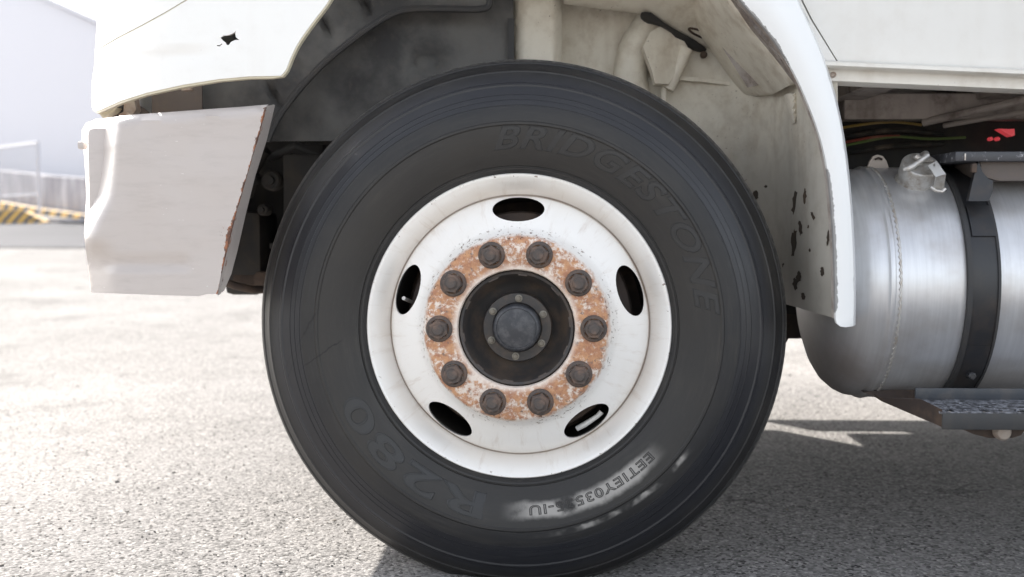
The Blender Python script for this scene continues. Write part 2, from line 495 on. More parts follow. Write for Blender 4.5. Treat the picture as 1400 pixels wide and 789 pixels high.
class MB:
    def __init__(s):
        s.v = []
        s.f = []

    def add(s, v, f):
        k = len(s.v)
        s.v += [Vector(q) for q in v]
        s.f += [tuple(i + k for i in q) for q in f]
        return s

    def box(s, c, d, rot=None, bev=0.0):
        bm = bmesh.new()
        bmesh.ops.create_cube(bm, size=1)
        bmesh.ops.scale(bm, vec=Vector(d), verts=bm.verts)
        if bev:
            bmesh.ops.bevel(bm, geom=list(bm.edges), offset=bev, segments=2, affect='EDGES', profile=.6)
        if rot:
            bmesh.ops.rotate(bm, cent=(0, 0, 0), matrix=rot, verts=bm.verts)
        bmesh.ops.translate(bm, vec=Vector(c), verts=bm.verts)
        bm.verts.index_update()
        s.add([v.co.copy() for v in bm.verts], [[v.index for v in f.verts] for f in bm.faces])
        bm.free()
        return s

    def tube(s, pts, r, n=8, cap=True):
        pts = [Vector(p) for p in pts]
        rs = r if isinstance(r, (list, tuple)) else [r] * len(pts)
        up = None
        rings = []
        for i, p in enumerate(pts):
            t = (pts[min(i + 1, len(pts) - 1)] - pts[max(i - 1, 0)]).normalized()
            if up is None:
                up = Vector((0, 0, 1)) if abs(t.z) < .9 else Vector((0, 1, 0))
            a = t.cross(up).normalized()
            up = a.cross(t).normalized()
            rings.append([p + (a * math.cos(q) + up * math.sin(q)) * rs[i] for q in [2 * math.pi * k / n for k in range(n)]])
        v = [q for rg in rings for q in rg]
        f = []
        for i in range(len(rings) - 1):
            for k in range(n):
                f.append((i * n + k, i * n + (k + 1) % n, (i + 1) * n + (k + 1) % n, (i + 1) * n + k))
        if cap:
            f.append(tuple(reversed(range(n))))
            f.append(tuple((len(rings) - 1) * n + k for k in range(n)))
        return s.add(v, f)

    def lathe(s, prof, n=48, M4=None, closed=True):
        """profile of (radius, y) spun about the local Y axis"""
        v = []
        for r, y in prof:
            for k in range(n):
                a = 2 * math.pi * k / n
                v.append(Vector((r * math.sin(a), y, r * math.cos(a))))
        f = []
        for i in range(len(prof) - 1):
            for k in range(n):
                f.append((i * n + k, i * n + (k + 1) % n, (i + 1) * n + (k + 1) % n, (i + 1) * n + k))
        if M4 is not None:
            v = [M4 @ q for q in v]
        return s.add(v, f)

    def build(s, name, mat, parent=None, smooth=True, angle=40):
        me = mesh(name, s.v, s.f)
        bm = bmesh.new()
        bm.from_mesh(me)
        bmesh.ops.remove_doubles(bm, verts=bm.verts, dist=1e-6)
        bmesh.ops.recalc_face_normals(bm, faces=bm.faces)
        bm.to_mesh(me)
        bm.free()
        return link(name, me, mat, parent, smooth, angle)


def inside(p, poly):
    x, y = p[0], p[1]
    r = False
    j = len(poly) - 1
    for i in range(len(poly)):
        xi, yi = poly[i]
        xj, yj = poly[j]
        if (yi > y) != (yj > y) and x < (xj - xi) * (y - yi) / (yj - yi) + xi:
            r = not r
        j = i
    return r


def spline(pts, n=6):
    """Catmull-Rom through open list"""
    out = []
    P = [pts[0]] + list(pts) + [pts[-1]]
    for i in range(1, len(P) - 2):
        for k in range(n):
            t = k / n
            out.append(tuple(0.5 * ((2 * P[i][j]) + (-P[i - 1][j] + P[i + 1][j]) * t + (2 * P[i - 1][j] - 5 * P[i][j] + 4 * P[i + 1][j] - P[i + 2][j]) * t * t + (-P[i - 1][j] + 3 * P[i][j] - 3 * P[i + 1][j] + P[i + 2][j]) * t ** 3) for j in range(len(pts[0]))))
    out.append(tuple(pts[-1]))
    return out


def tri2d(outline, holes=(), grid=12.0, seed=0):
    pts = []
    edges = []
    for loop in [outline] + list(holes):
        k0 = len(pts)
        q = []
        for i, p in enumerate(loop):
            b = loop[(i + 1) % len(loop)]
            L = math.dist(p, b)
            m = max(1, int(L / (grid * 1.0)))
            for t in range(m):
                q.append((p[0] + (b[0] - p[0]) * t / m, p[1] + (b[1] - p[1]) * t / m))
        pts += q
        edges += [(k0 + i, k0 + (i + 1) % len(q)) for i in range(len(q))]
    nb = len(pts)
    x0 = min(p[0] for p in outline)
    x1 = max(p[0] for p in outline)
    y0 = min(p[1] for p in outline)
    y1 = max(p[1] for p in outline)
    bd = list(pts)
    cell = {}
    for p in bd:
        cell.setdefault((int(p[0] // grid), int(p[1] // grid)), []).append(p)
    j = 0
    y = y0 + grid / 2
    while y < y1:
        x = x0 + grid / 2 + (grid / 2 if j % 2 else 0)
        while x < x1:
            c = (int(x // grid), int(y // grid))
            ok = all(math.dist((x, y), p) > grid * .45 for a in (-1, 0, 1) for b in (-1, 0, 1) for p in cell.get((c[0] + a, c[1] + b), ()))
            if ok and inside((x, y), outline) and not any(inside((x, y), h) for h in holes):
                pts.append((x, y))
            x += grid
        y += grid * .866
        j += 1
    res = delaunay_2d_cdt([Vector(p) for p in pts], edges, [], 0, 1e-5)
    V = [tuple(v) for v in res[0]]
    Fs = []
    for f in res[2]:
        cx = sum(V[i][0] for i in f) / len(f)
        cy = sum(V[i][1] for i in f) / len(f)
        if inside((cx, cy), outline) and not any(inside((cx, cy), h) for h in holes):
            Fs.append(tuple(f))
    return V, Fs


def sheet(name, outline, depth, mat, parent, thick=0.004, holes=(), grid=12.0, wear=None, angle=50, back=None):
    """solid plate: outline given by sight lines, lifted onto the surface depth(px,py), with real thickness"""
    V, Fs = tri2d(outline, holes, grid)
    fn = depth if callable(depth) else (lambda x, y: depth)
    fr = [at(x, y, fn(x, y)) for x, y in V]
    bk = [p + Vector((0, thick, 0)) for p in fr]
    n = len(fr)
    cnt = {}
    for f in Fs:
        for i in range(len(f)):
            e = (f[i], f[(i + 1) % len(f)])
            cnt[e] = 1
    faces = [tuple(f) for f in Fs] + [tuple(i + n for i in reversed(f)) for f in Fs]
    for (a, b) in cnt:
        if (b, a) not in cnt:
            faces.append((b, a, a + n, b + n))
    me = mesh(name, fr + bk, faces)
    if wear:
        at_ = me.attributes.new('wear', 'FLOAT', 'POINT')
        for i in range(len(me.vertices)):
            at_.data[i].value = wear(*V[i % n])
    bm = bmesh.new()
    bm.from_mesh(me)
    bmesh.ops.recalc_face_normals(bm, faces=bm.faces)
    bm.to_mesh(me)
    bm.free()
    return link(name, me, mat, parent, True, angle)


def sm(t):
    t = max(0.0, min(1.0, t))
    return t * t * (3 - 2 * t)


def lerp_curve(pts, t):
    """x as a function of y through sorted (y, x) pairs"""
    if t <= pts[0][0]:
        return pts[0][1]
    for (a, b), (c, d) in zip(pts, pts[1:]):
        if t <= c:
            return b + (d - b) * (t - a) / (c - a)
    return pts[-1][1]


def ellipse(cx, cy, a, b, rot=0, n=24):
    c, s_ = math.cos(rot), math.sin(rot)
    return [(cx + a * math.cos(q) * c - b * math.sin(q) * s_, cy + a * math.cos(q) * s_ + b * math.sin(q) * c) for q in [2 * math.pi * k / n for k in range(n)]]


def seg_dist(p, a, b):
    ax, ay = a
    bx, by = b
    L = (bx - ax) ** 2 + (by - ay) ** 2
    t = max(0, min(1, ((p[0] - ax) * (bx - ax) + (p[1] - ay) * (by - ay)) / L))
    return math.dist(p, (ax + t * (bx - ax), ay + t * (by - ay)))


def pathdist(p, path):
    return min(seg_dist(p, a, b) for a, b in zip(path, path[1:]))


# ================================================================== ground and yard
me = bpy.data.meshes.new('ground')
bm = bmesh.new()
def gz(Y):
    """the yard is level round the truck and rises gently behind it"""
    t = max(0.0, min(Y, 36.0) - 6.0)
    return 0.055 * (t * t / (t + 1.2) if t > 0 else 0.0) if Y < 36 else 0.055 * 900 / 31.2


rows = [-250, -60, -20, -5, 0, 2, 4, 6] + [6.5 + .75 * i for i in range(40)] + [36, 60, 150, 500]
cols = [-400, -100, -30, -10, -4, 0, 4, 10, 30, 100, 400]
for Y in rows:
    for X in cols:
        bm.verts.new((X, Y, gz(Y)))
bm.verts.ensure_lookup_table()
nc = len(cols)
for i in range(len(rows) - 1):
    for j in range(nc - 1):
        bm.faces.new([bm.verts[q] for q in (i * nc + j, i * nc + j + 1, i * nc + nc + j + 1, i * nc + nc + j)])
bm.to_mesh(me)
bm.free()
g = link('ground', me, 'asphalt', None, True, 60)
g['kind'] = 'structure'

# warehouse beyond the yard, low wall, kerb, striped block, wire fence
WA = Vector((-8.84 - 7.0, 21.0 + 7.1, 0))      # far along the wall
WB = Vector((-8.84, 21.0, 0))
wdir = (WB - WA).normalized()
wang = math.atan2(wdir.y, wdir.x)
wn_ = Vector((-wdir.y, wdir.x, 0))             # away from camera
if wn_.y < 0:
    wn_ = -wn_


def onwall(px, off=0.0):
    """point on the wall line seen at photo column px"""
    d = CAMR @ Vector(((px - 700) / F, 0, -1))
    base = WB + wn_ * off
    # solve CAMP + t d = base + s wdir  (xy)
    det = d.x * (-wdir.y) + wdir.x * d.y
    bx, by = base.x - CAMP.x, base.y - CAMP.y
    t = (bx * (-wdir.y) + wdir.x * by) / det
    return Vector((CAMP.x + t * d.x, CAMP.y + t * d.y, 0)), t


bd = thing('warehouse', 'pale lavender white building with a sloping roof line at the far left', 'building', WB + wn_ * 1.5)
org = WB + wn_ * 1.5


def roofz(px, py):
    P, t = onwall(px, 1.5)
    return at(px, py, P.y), P


zA, pA = roofz(133, 30)
zB, pB = roofz(70, 0)
sA = (pA - org).dot(wdir)
sB = (pB - org).dot(wdir)
k = (zB.z - zA.z) / (sB - sA)
s0, s1 = -30.0, 5.0
sT = sB - 9.5
zs = lambda s: zA.z + k * (s - sA)
zt = zs(sT)
prof = [(s0, 0), (s1, 0), (s1, max(2.0, zs(s1))), (sT, zt), (s0, max(3, zt - .25 * (sT - s0)))]


def prism(prof, o, d, nrm, depth, follow=False):
    gg = lambda s: gz((o + d * s).y) if follow else 0.0
    v = [o + d * s + Vector((0, 0, z + gg(s))) for s, z in prof] + [o + d * s + Vector((0, 0, z + gg(s))) + nrm * depth for s, z in prof]
    m = len(prof)
    f = [tuple(range(m)), tuple(reversed(range(m, 2 * m)))] + [(i, (i + 1) % m, (i + 1) % m + m, i + m) for i in range(m)]
    return v, f


loc = -bd.location
v, f = prism(prof, org, wdir, wn_, 18)
MB().add([q + loc for q in v], f).build('wall', 'wall', bd, False)
# roof edge trim
tr = MB()
pr = [(s1 + .2, zs(s1) + .02), (sT, zt + .02), (sT, zt + .12), (s1 + .2, zs(s1) + .12)]
v, f = prism(pr, org - wn_ * .12, wdir, wn_, 18.2)
tr.add([q + loc for q in v], f).build('roof_trim', 'wall', bd, False)

w = MB()
TOPS = [6, 2, -2, -6, -10, -14, -20, -26]
v, f = prism([(q, -.3) for q in reversed(TOPS)] + [(q, .74 + max(0, -q) * .03) for q in TOPS], WB, wdir, wn_, .18, True)
w.add(v, f)
lw = w.build('boundary_wall', 'concrete', None, False)
tag(lw, 'low stained grey concrete wall in front of the pale warehouse', 'wall')
kb = MB()
ks = [0, 4, 8, 12, 16, 20, 24, 27, 30]
KO = WB - wdir * 26 - wn_ * .22
kz = lambda s: gz((KO + wdir * s).y) + max(0, 26 - s) * .03
v, f = prism([(q, kz(q) - .02 - max(0, 26 - q) * .03) for q in ks] + [(q, kz(q) + .075) for q in reversed(ks)], Vector((0, 0, 0)), Vector((1, 0, 0)), Vector((0, 1, 0)), .16)
ko = kb.add(v, f).build('painted_kerb', 'kerb_stripes', None, False)
ko.location = KO
ko.rotation_euler = (0, 0, wang)
tag(ko, 'low kerb with faded yellow and black dashes at the foot of the concrete wall', 'kerb')

p1 = at(64, 307, 1.0)


def gpt(px, py):
    d = CAMR @ Vector(((px - 700) / F, -(py - 394.5) / F, -1))
    t = 4.0
    for _ in range(4000):
        p = CAMP + d * (t / d.y)
        if p.z <= gz(p.y):
            break
        t += .01
    p.z = gz(p.y)
    return p


a, b = gpt(-60, 307), gpt(60, 306)
hd = (b - a).normalized()
L = (b - a).length
hb = MB()
v = []
for s, hh in ((-6, .27), (L - .35, .24), (L, .05)):
    v += [(s, 0, 0), (s, .05, hh), (s, .4, hh), (s, .5, 0)]
f = [(0, 1, 2, 3), (8, 11, 10, 9)]
for i in (0, 4):
    for k in range(4):
        f.append((i + k, i + 4 + k, i + 4 + (k + 1) % 4, i + (k + 1) % 4))
ho = hb.add(v, f).build('hazard_block', 'hazard_stripes', None, False)
ho.location = a
ho.rotation_euler = (0, 0, math.atan2(hd.y, hd.x))
tag(ho, 'concrete block end with bold yellow and black diagonal stripes on the yard', 'kerb')
# dark strip standing in for cast shade on the far side of the yard
lm_ = bpy.data.meshes.new('far_shade')
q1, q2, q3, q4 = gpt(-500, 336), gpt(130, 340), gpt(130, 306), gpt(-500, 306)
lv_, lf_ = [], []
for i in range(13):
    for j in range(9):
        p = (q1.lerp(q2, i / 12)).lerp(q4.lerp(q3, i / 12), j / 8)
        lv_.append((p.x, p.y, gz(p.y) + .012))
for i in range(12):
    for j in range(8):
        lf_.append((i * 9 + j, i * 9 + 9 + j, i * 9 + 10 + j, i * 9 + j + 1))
ln_ = link('far_shade', mesh('far_shade', lv_, lf_), 'far_shade', None)
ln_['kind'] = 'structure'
# grey slab edge to the right of it
a2, b2 = gpt(66, 303), gpt(160, 312)
hd = (b2 - a2).normalized()
sb = MB()
v, f = prism([(0, 0), ((b2 - a2).length, 0), ((b2 - a2).length, .05), (0, .05)], Vector((0, 0, 0)), Vector((1, 0, 0)), Vector((0, 1, 0)), 1.6)
sbo = sb.add(v, f).build('concrete_slab', 'concrete', None, False)
sbo.location = a2
sbo.rotation_euler = (0, 0, math.atan2(hd.y, hd.x))
sbo['kind'] = 'structure'

fp, ft = onwall(57, -.9)
fp.z = gz(fp.y)
fe = thing('wire_fence', 'thin grey wire fence panel standing in front of the low concrete wall', 'fence', fp)
top = at(57, 193, fp.y).z - fp.z
bot = at(57, 266, fp.y).z - fp.z
for k in range(3):
    x0 = -2.3 * k
    MB().tube([wdir * x0 + Vector((0, 0, 0)), wdir * x0 + Vector((0, 0, top))], .03, 8).build('post', 'galv', fe)
for zz in (top - .02, bot):
    MB().tube([wdir * 0 + Vector((0, 0, zz)), wdir * -4.6 + Vector((0, 0, zz))], .02, 6).build('fence_rail', 'galv', fe)
wire = None
for k in range(1, 40):
    if k % 20 == 0:
        continue
    x0 = -.115 * k
    if wire is None:
        wire = MB().tube([Vector((0, 0, bot)), Vector((0, 0, top - .02))], .007, 5).build('wire', 'galv', fe)
        wire.location = wdir * x0
    else:
        c = wire.copy()
        C.objects.link(c)
        c.parent = fe
        c.location = wdir * x0

# loose grit
pb = MB()
ico = bmesh.new()
bmesh.ops.create_icosphere(ico, subdivisions=1, radius=1)
iv = [v.co.copy() for v in ico.verts]
ico.verts.index_update()
fi = [[v.index for v in f.verts] for f in ico.faces]
ico.free()
vv = []
ff = []
for i in range(5200):
    Y = 1.9 + 4.2 * random.random() ** 1.5
    X = CAMP.x + (random.random() * 1.12 - .56) * Y
    sz = random.uniform(.0012, .0032) * (1.9 if random.random() < .03 else 1)
    if (abs(X) < .17 and abs(Y - D0 - .14) < .2):
        continue
    rot = Matrix.Rotation(random.random() * 6.28, 3, 'Z')
    sc = Vector((random.uniform(.7, 1.4), random.uniform(.7, 1.3), random.uniform(.5, .9))) * sz
    k = len(vv)
    for q in iv:
        j = q * random.uniform(.8, 1.15)
        p = rot @ Vector((j.x * sc.x, j.y * sc.y, j.z * sc.z))
        vv.append((X + p.x, Y + p.y, sc.z * .45 + p.z))
    ff += [tuple(a + k for a in t) for t in fi]
po = link('loose_grit', mesh('loose_grit', vv, ff), 'pebble', None, False)
tag(po, 'loose grit scattered over the asphalt around the wheel', 'grit', kind='stuff')

# ================================================================== TRUCK
truck = thing('truck', 'white truck with dented bumper corner, rusty white front wheel and aluminium fuel tank', 'truck', (0, 0, 0))

# ---------------- wheel
RS = {}
TP = [(.285, .05), (.292, .03), (.298, .012), (.3035, .000), (.3075, -.008), (.312, -.0125), (.3155, -.0135), (.3165, -.0115), (.3185, -.0115), (.3195, -.0150),
      (.328, -.0190), (.340, -.0240), (.355, -.0290), (.370, -.0330), (.385, -.0358), (.396, -.0370), (.3985, -.0390), (.4025, -.0390), (.4050, -.0368),
      (.415, -.0362), (.426, -.0345), (.4335, -.0325), (.4340, -.0310), (.4358, -.0308), (.4363, -.0315),
      (.4445, -.0285), (.4450, -.0270), (.4468, -.0265), (.4473, -.0270), (.4550, -.0240), (.4555, -.0222), (.4572, -.0218), (.4577, -.0225),
      (.466, -.0185), (.4745, -.0140), (.4780, -.0142), (.4815, -.0118), (.4830, -.0085), (.4900, -.0040), (.4990, .0020), (.5050, .0060), (.5080, .0062), (.5110, .0100), (.5125, .0150),
      (.518, .0215), (.5235, .0300), (.5265, .0345), (.5290, .0350), (.5335, .0400), (.5375, .0500), (.5390, .0620)]
half = .140
tread = [(.5400, .070), (.5405, .085), (.5405, .092), (.5270, .093), (.5270, .101), (.5410, .102), (.5415, .128), (.5415, .130), (.5275, .131), (.5275, .139), (.5275, .140)]
prof = TP + tread
yc = .140
prof = prof + [(r, 2 * yc - y) for r, y in reversed(prof[:-1])]


def sidey(r):
    for (a, b), (c, d) in zip(TP, TP[1:]):
        if a <= r <= c:
            return b + (d - b) * (r - a) / max(1e-9, c - a)
    return TP[-1][1]


def load(p):
    """squash the contact patch"""
    lim = -.5135
    if p.z < lim:
        over = lim - p.z
        p.z = lim
        p.y += -.25 * over * (1 if p.y < yc else -1)
    q = sm((-p.z - .30) / .22) * math.exp(-(p.x / .22) ** 2)
    if p.y < yc:
        p.y -= .010 * q
    else:
        p.y += .010 * q
    return p


STEER = R(2.5)
# rim disc as the wheel part
HOLE = [ellipse(.234 * math.sin(2 * math.pi * k / 5), .234 * math.cos(2 * math.pi * k / 5), .0525, .0245, -2 * math.pi * k / 5, 32) for k in range(5)]


def ring2(r, n):
    return [(r * math.sin(2 * math.pi * k / n), r * math.cos(2 * math.pi * k / n)) for k in range(n)]


DP = [(.1145, -.046), (.1165, -.050), (.120, -.0505), (.176, -.0505), (.179, -.049), (.182, -.045), (.186, -.036), (.1905, -.026), (.1955, -.018), (.201, -.0135), (.212, -.008), (.228, .0005), (.242, .010), (.252, .019), (.258, .027), (.261, .033), (.2635, .040)]


def discy(r):
    for (a, b), (c, d) in zip(DP, DP[1:]):
        if r <= c:
            return b + (d - b) * (r - a) / (c - a)
    return DP[-1][1]


pts = []
edges = []
for r, _ in DP:
    ns = 160
    k0 = len(pts)
    q = ring2(r, ns)
    if r in (DP[0][0], DP[-1][0]):
        pts += q
        edges += [(k0 + i, k0 + (i + 1) % ns) for i in range(ns)]
    else:
        pts += [p for p in q if not any(inside(p, h) or min(math.dist(p, z) for z in h) < .004 for h in HOLE)]
for h in HOLE:
    k0 = len(pts)
    pts += h
    edges += [(k0 + i, k0 + (i + 1) % len(h)) for i in range(len(h))]
    # soft pressed lip round the opening
    cx = sum(p[0] for p in h) / len(h)
    cy = sum(p[1] for p in h) / len(h)
rr = delaunay_2d_cdt([Vector(p) for p in pts], edges, [], 0, 1e-6)
V2 = [tuple(v) for v in rr[0]]
DF = []
for f in rr[2]:
    c = (sum(V2[i][0] for i in f) / len(f), sum(V2[i][1] for i in f) / len(f))
    rc = math.hypot(*c)
    if rc > DP[0][0] * .999 and rc < DP[-1][0] and not any(inside(c, h) for h in HOLE):
        DF.append(tuple(f))
n0 = len(V2)
fr = [Vector((x, discy(math.hypot(x, z)), z)) for x, z in V2]
bk = [p + Vector((0, .011, 0)) for p in fr]
cnt = {}
for f in DF:
    for i in range(len(f)):
        cnt[(f[i], f[(i + 1) % len(f)])] = 1
faces = list(DF) + [tuple(i + n0 for i in reversed(f)) for f in DF]
for (a, b) in cnt:
    if (b, a) not in cnt:
        faces.append((b, a, a + n0, b + n0))
wb = MB().add(fr + bk, faces)
RIMP = [(.255, .20), (.2600, .10), (.2625, .044), (.2650, .041), (.2680, .0385), (.2720, .034), (.2775, .0255), (.2835, .015), (.2890, .0065), (.2935, .0015), (.2970, -.0025), (.3000, -.0050), (.3030, -.0055), (.3050, -.0035), (.3058, .0005), (.3050, .0050), (.3020, .0100), (.2980, .020), (.2860, .032), (.284, .20)]
wb.lathe(RIMP, 160)
wheel = wb.build('wheel', 'rim', truck, True, 35)
wheel.location = WC
wheel.rotation_euler = (R(-1.0), 0, -STEER)
wheel.scale = (1.013, 1.013, 1.013)
tb = MB().lathe(prof, 256)
tb.v = [load(p) for p in tb.v]
tyre = tb.build('tyre', 'tyre', wheel, True, 28)

# nuts
nm = MB()
hx = [(.0165, -.016), (.0180, -.0145), (.0180, .0)]
nm.lathe([(.0001, -.004), (.0, -.004)], 6)
hexm = MB()
v = []
for (r, y) in ((.0165, -.0255), (.0185, -.0225), (.0185, -.004)):
    for k in range(6):
        a = 2 * math.pi * k / 6
        v.append(Vector((r * math.sin(a), y, r * math.cos(a))))
f = [tuple(range(6))]
for i in range(2):
    for k in range(6):
        f.append((i * 6 + k, i * 6 + (k + 1) % 6, (i + 1) * 6 + (k + 1) % 6, (i + 1) * 6 + k))
hexm.add(v, f)
hexm.lathe([(.0185, -.0075), (.0225, -.0065), (.0245, -.004), (.0245, .0)], 28)      # washer
hexm.lathe([(.0001, -.033), (.0080, -.033), (.0105, -.0305), (.0105, -.024)], 16)     # stud
hexm.lathe([(.0105, -.0262), (.0150, -.0258), (.0155, -.0235)], 20)
nut = None
for k in range(10):
    a = R(17.5 + 36 * k)
    if nut is None:
        nut = hexm.build('wheel_nut', 'nut', wheel, True, 30)
        o = nut
    else:
        o = nut.copy()
        C.objects.link(o)
        o.parent = wheel
    o.location = (.1510 * math.sin(a), -.0505, .1510 * math.cos(a))
    o.scale = (1.07, 1.0, 1.07)
    o.rotation_euler = (random.uniform(-.05, .05), random.random() * 6.28, random.uniform(-.05, .05))

# hub
MB().lathe([(.1135, .03), (.1135, -.038), (.111, -.043), (.1065, -.041), (.103, -.032), (.098, -.016), (.090, .0), (.080, .010), (.0695, .014), (.0690, -.012), (.0670, -.016), (.050, -.017), (.0485, -.020), (.0485, -.01)], 96).build('hub', 'hub', wheel, True, 35)
MB().lathe([(.0475, -.012), (.0470, -.036), (.0455, -.041), (.0420, -.0440), (.0395, -.0445), (.0385, -.0425), (.0300, -.0445), (.0001, -.0470)], 64).build('hub_cap', 'cap', wheel, True, 35)
bo = None
for k in range(6):
    a = R(3 + 60 * k)
    if bo is None:
        b_ = MB()
        b_.lathe([(.0075, .0), (.0075, -.003), (.0001, -.003)], 14)
        b_.lathe([(.0055, -.003), (.0055, -.0075), (.0045, -.0085), (.0001, -.0085)], 6)
        bo = b_.build('hub_bolt', 'bolt', wheel, True, 30)
        o = bo
    else:
        o = bo.copy()
        C.objects.link(o)
        o.parent = wheel
    o.location = (.0575 * math.sin(a), -.017, .0575 * math.cos(a))
lug = None
for k in range(10):
    a = R(8 + 36 * k + random.uniform(-3, 3))
    if lug is None:
        lug = MB().box((0, 0, 0), (.021, .012, .006), None, .0015).build('hub_lug', 'lugm', wheel, True, 30)
        o = lug
    else:
        o = lug.copy()
        C.objects.link(o)
        o.parent = wheel
    o.location = (.1062 * math.sin(a), -.035, .1062 * math.cos(a))
    o.rotation_euler = (0, a, 0)
    o.scale = (random.uniform(.8, 1.2), 1, 1)
    o.rotation_euler = (0, a, 0)
# drum and backing behind the disc
MB().lathe([(.18, .055), (.228, .065), (.232, .075), (.232, .19), (.262, .20), (.262, .21), (.0001, .215)], 64).build('brake_drum', 'brown', wheel)
MB().lathe([(.258, .048), (.2585, .10), (.2545, .20), (.2545, .23)], 96).build('rim_barrel', 'dark', wheel)
MB().tube([(.118, .055, -.213), (.135, .05, -.203), (.160, .045, -.185), (.168, .045, -.176)], [.006, .006, .005, .006], 10).build('lit_ground_rod', 'white', wheel)  # added pale rod stands for sunlit ground seen through the hole
# valve stem seen in the left hand hole
MB().tube([(-.222, .05, .045), (-.228, .03, .05), (-.232, .01, .055)], .004, 8).build('valve_stem', 'castalu', wheel)


# raised lettering
def lettering(text, r0, h, a0, a1, name, mat, outline=.0, raise_=.0010, shear=0.0, offs=0.0, wid=None):
    cu = bpy.data.curves.new('t', 'FONT')
    cu.body = text
    cu.size = 1
    cu.shear = shear
    cu.offset = offs
    cu.space_character = 1.12
    cu.resolution_u = 4
    if outline:
        cu.fill_mode = 'NONE'
        cu.bevel_depth = outline / h * .72
        cu.bevel_resolution = 1
    else:
        cu.extrude = .02
    ob = bpy.data.objects.new('t', cu)
    C.objects.link(ob)
    dg = bpy.context.evaluated_depsgraph_get()
    dg.update()
    me = bpy.data.meshes.new_from_object(ob.evaluated_get(dg))
    bpy.data.objects.remove(ob)
    xs = [v.co.x for v in me.vertices]
    ys = [v.co.y for v in me.vertices]
    zs_ = [v.co.z for v in me.vertices]
    x0, x1, y0, y1 = min(xs), max(xs), min(ys), max(ys)
    zt = max(abs(q) for q in zs_) or 1
    if not outline:
        bm = bmesh.new()
        bm.from_mesh(me)
        bmesh.ops.subdivide_edges(bm, edges=[e for e in bm.edges if e.calc_length() > .3], cuts=2)
        bmesh.ops.triangulate(bm, faces=bm.faces)
        bm.to_mesh(me)
        bm.free()
    for v in me.vertices:
        u = (v.co.x - x0) / (x1 - x0)
        w_ = (v.co.y - y0) / (y1 - y0)
        a = a0 + (a1 - a0) * u
        r = r0 + h * w_
        off = raise_ * (v.co.z / zt)
        p = Vector((r * math.sin(a), sidey(r) - off, r * math.cos(a)))
        v.co = load(p)
    me.materials.clear()
    return link(name, me, mat, wheel, True, 30)


lettering('BRIDGESTONE', .350, .0475, R(-7.5), R(86), 'brand_lettering', 'letter', outline=.0012, raise_=.0011, shear=.35, offs=.018)
lettering('BRIDGESTONE', .351, .0455, R(-7), R(85.5), 'brand_lettering', 'letter', raise_=.0004, shear=.35, offs=.012)
lettering('R280', .337, .052, R(190), R(247), 'model_lettering', 'letter', outline=.0012, raise_=.0011, offs=.02)
lettering('R280', .338, .050, R(190.5), R(246.5), 'model_lettering', 'letter', raise_=.0004, offs=.012)
lettering('EETIEY03535-IU', .354, .019, R(133), R(176), 'serial_lettering', 'letterd', outline=.0008, raise_=.0010)

# ---------------- front bumper corner
XC = [(150, 160), (200, 153), (240, 151), (265, 147), (300, 131), (325, 119), (400, 124)]


def bump_depth(x, y):
    xc = lerp_curve(XC, y)
    d = 2.115
    wl = sm((y - 325) / 40)
    d += (1 - wl) * .00144 * max(0, xc + 8 - x) ** 1.25 + wl * .00055 * max(0, 160 - x) ** 1.35
    d += .010 * math.exp(-((y - 175) / 14) ** 2) * sm((165 - x) / 30)
    # pressed groove
    d += .007 * (sm((y - 350) / 5) - sm((y - 364) / 5)) * sm((x - 140) / 8) * sm((262 - x) / 10)
    # rolled top edge
    ty = 158 + (x - 180) * (-15 / 192) if x > 150 else 165
    d += .020 * sm((ty + 9 - y) / 9)
    # dents
    d += .010 * math.exp(-((x - 138) / 14) ** 2 - ((y - 212) / 16) ** 2)
    d += .003 * math.exp(-((x - 205) / 16) ** 2) * sm((y - 250) / 60)
    d += .004 * mnoise.noise(Vector((x * .012, y * .012, 3)))
    d -= .00006 * max(0, x - 200)
    return d


seam = [(362, 150), (352, 190), (338, 236), (322, 292), (310, 340), (303, 370), (297, 402)]
out = [(112, 178), (118, 168), (130, 163), (180, 157), (260, 151), (330, 146), (366, 143)] + seam + \
      [(284, 402), (272, 405), (200, 403), (124, 400), (121, 370), (117, 340), (115, 320), (116, 300), (118, 270), (117, 240), (115, 212), (112, 195)]
bmp = sheet('bumper', out, bump_depth, 'bumper', truck, .006, grid=7,
            wear=lambda x, y: .62 * math.exp(-pathdist((x, y), seam) / 5.0) + .30 * math.exp(-((x - 300) / 30) ** 2 - ((y - 315) / 35) ** 2))
fl = sheet('return_flange', [(365, 145), (374, 143), (363, 190), (347, 240), (334, 292), (322, 345), (314, 375), (304, 398), (297, 404), (304, 370), (311, 340), (323, 292), (339, 236), (353, 190), (363, 150)],
           lambda x, y: 2.118 + .0060 * max(0, x - lerp_curve([(150, 362), (190, 352), (236, 338), (292, 322), (340, 310), (402, 297)], y)), 'bumper', bmp, .012, grid=6,
           wear=lambda x, y: .58 * math.exp(-pathdist((x, y), seam) / 3.2))
# front face of the bumper round the corner, running across the truck
fb = MB()
b0 = at(116, 300, 2.17)
fb.box((b0.x + .035, 3.36, .76), (.07, 2.36, .33), None, .02)
fb.build('bumper_front', 'bumper', bmp)
for (x, y) in ((284, 392), (291, 391)):
    p = at(x, y, 2.112)
    MB().lathe([(.004, .004), (.004, 0), (.0025, -.002), (.0001, -.0025)], 12, Matrix.Translation(p)).build('rivet', 'castalu', bmp)
p = at(110, 199, 2.2)
MB().box(p + Vector((.004, 0, 0)), (.014, .02, .016), None, .005).build('corner_clip', 'bumper', bmp)

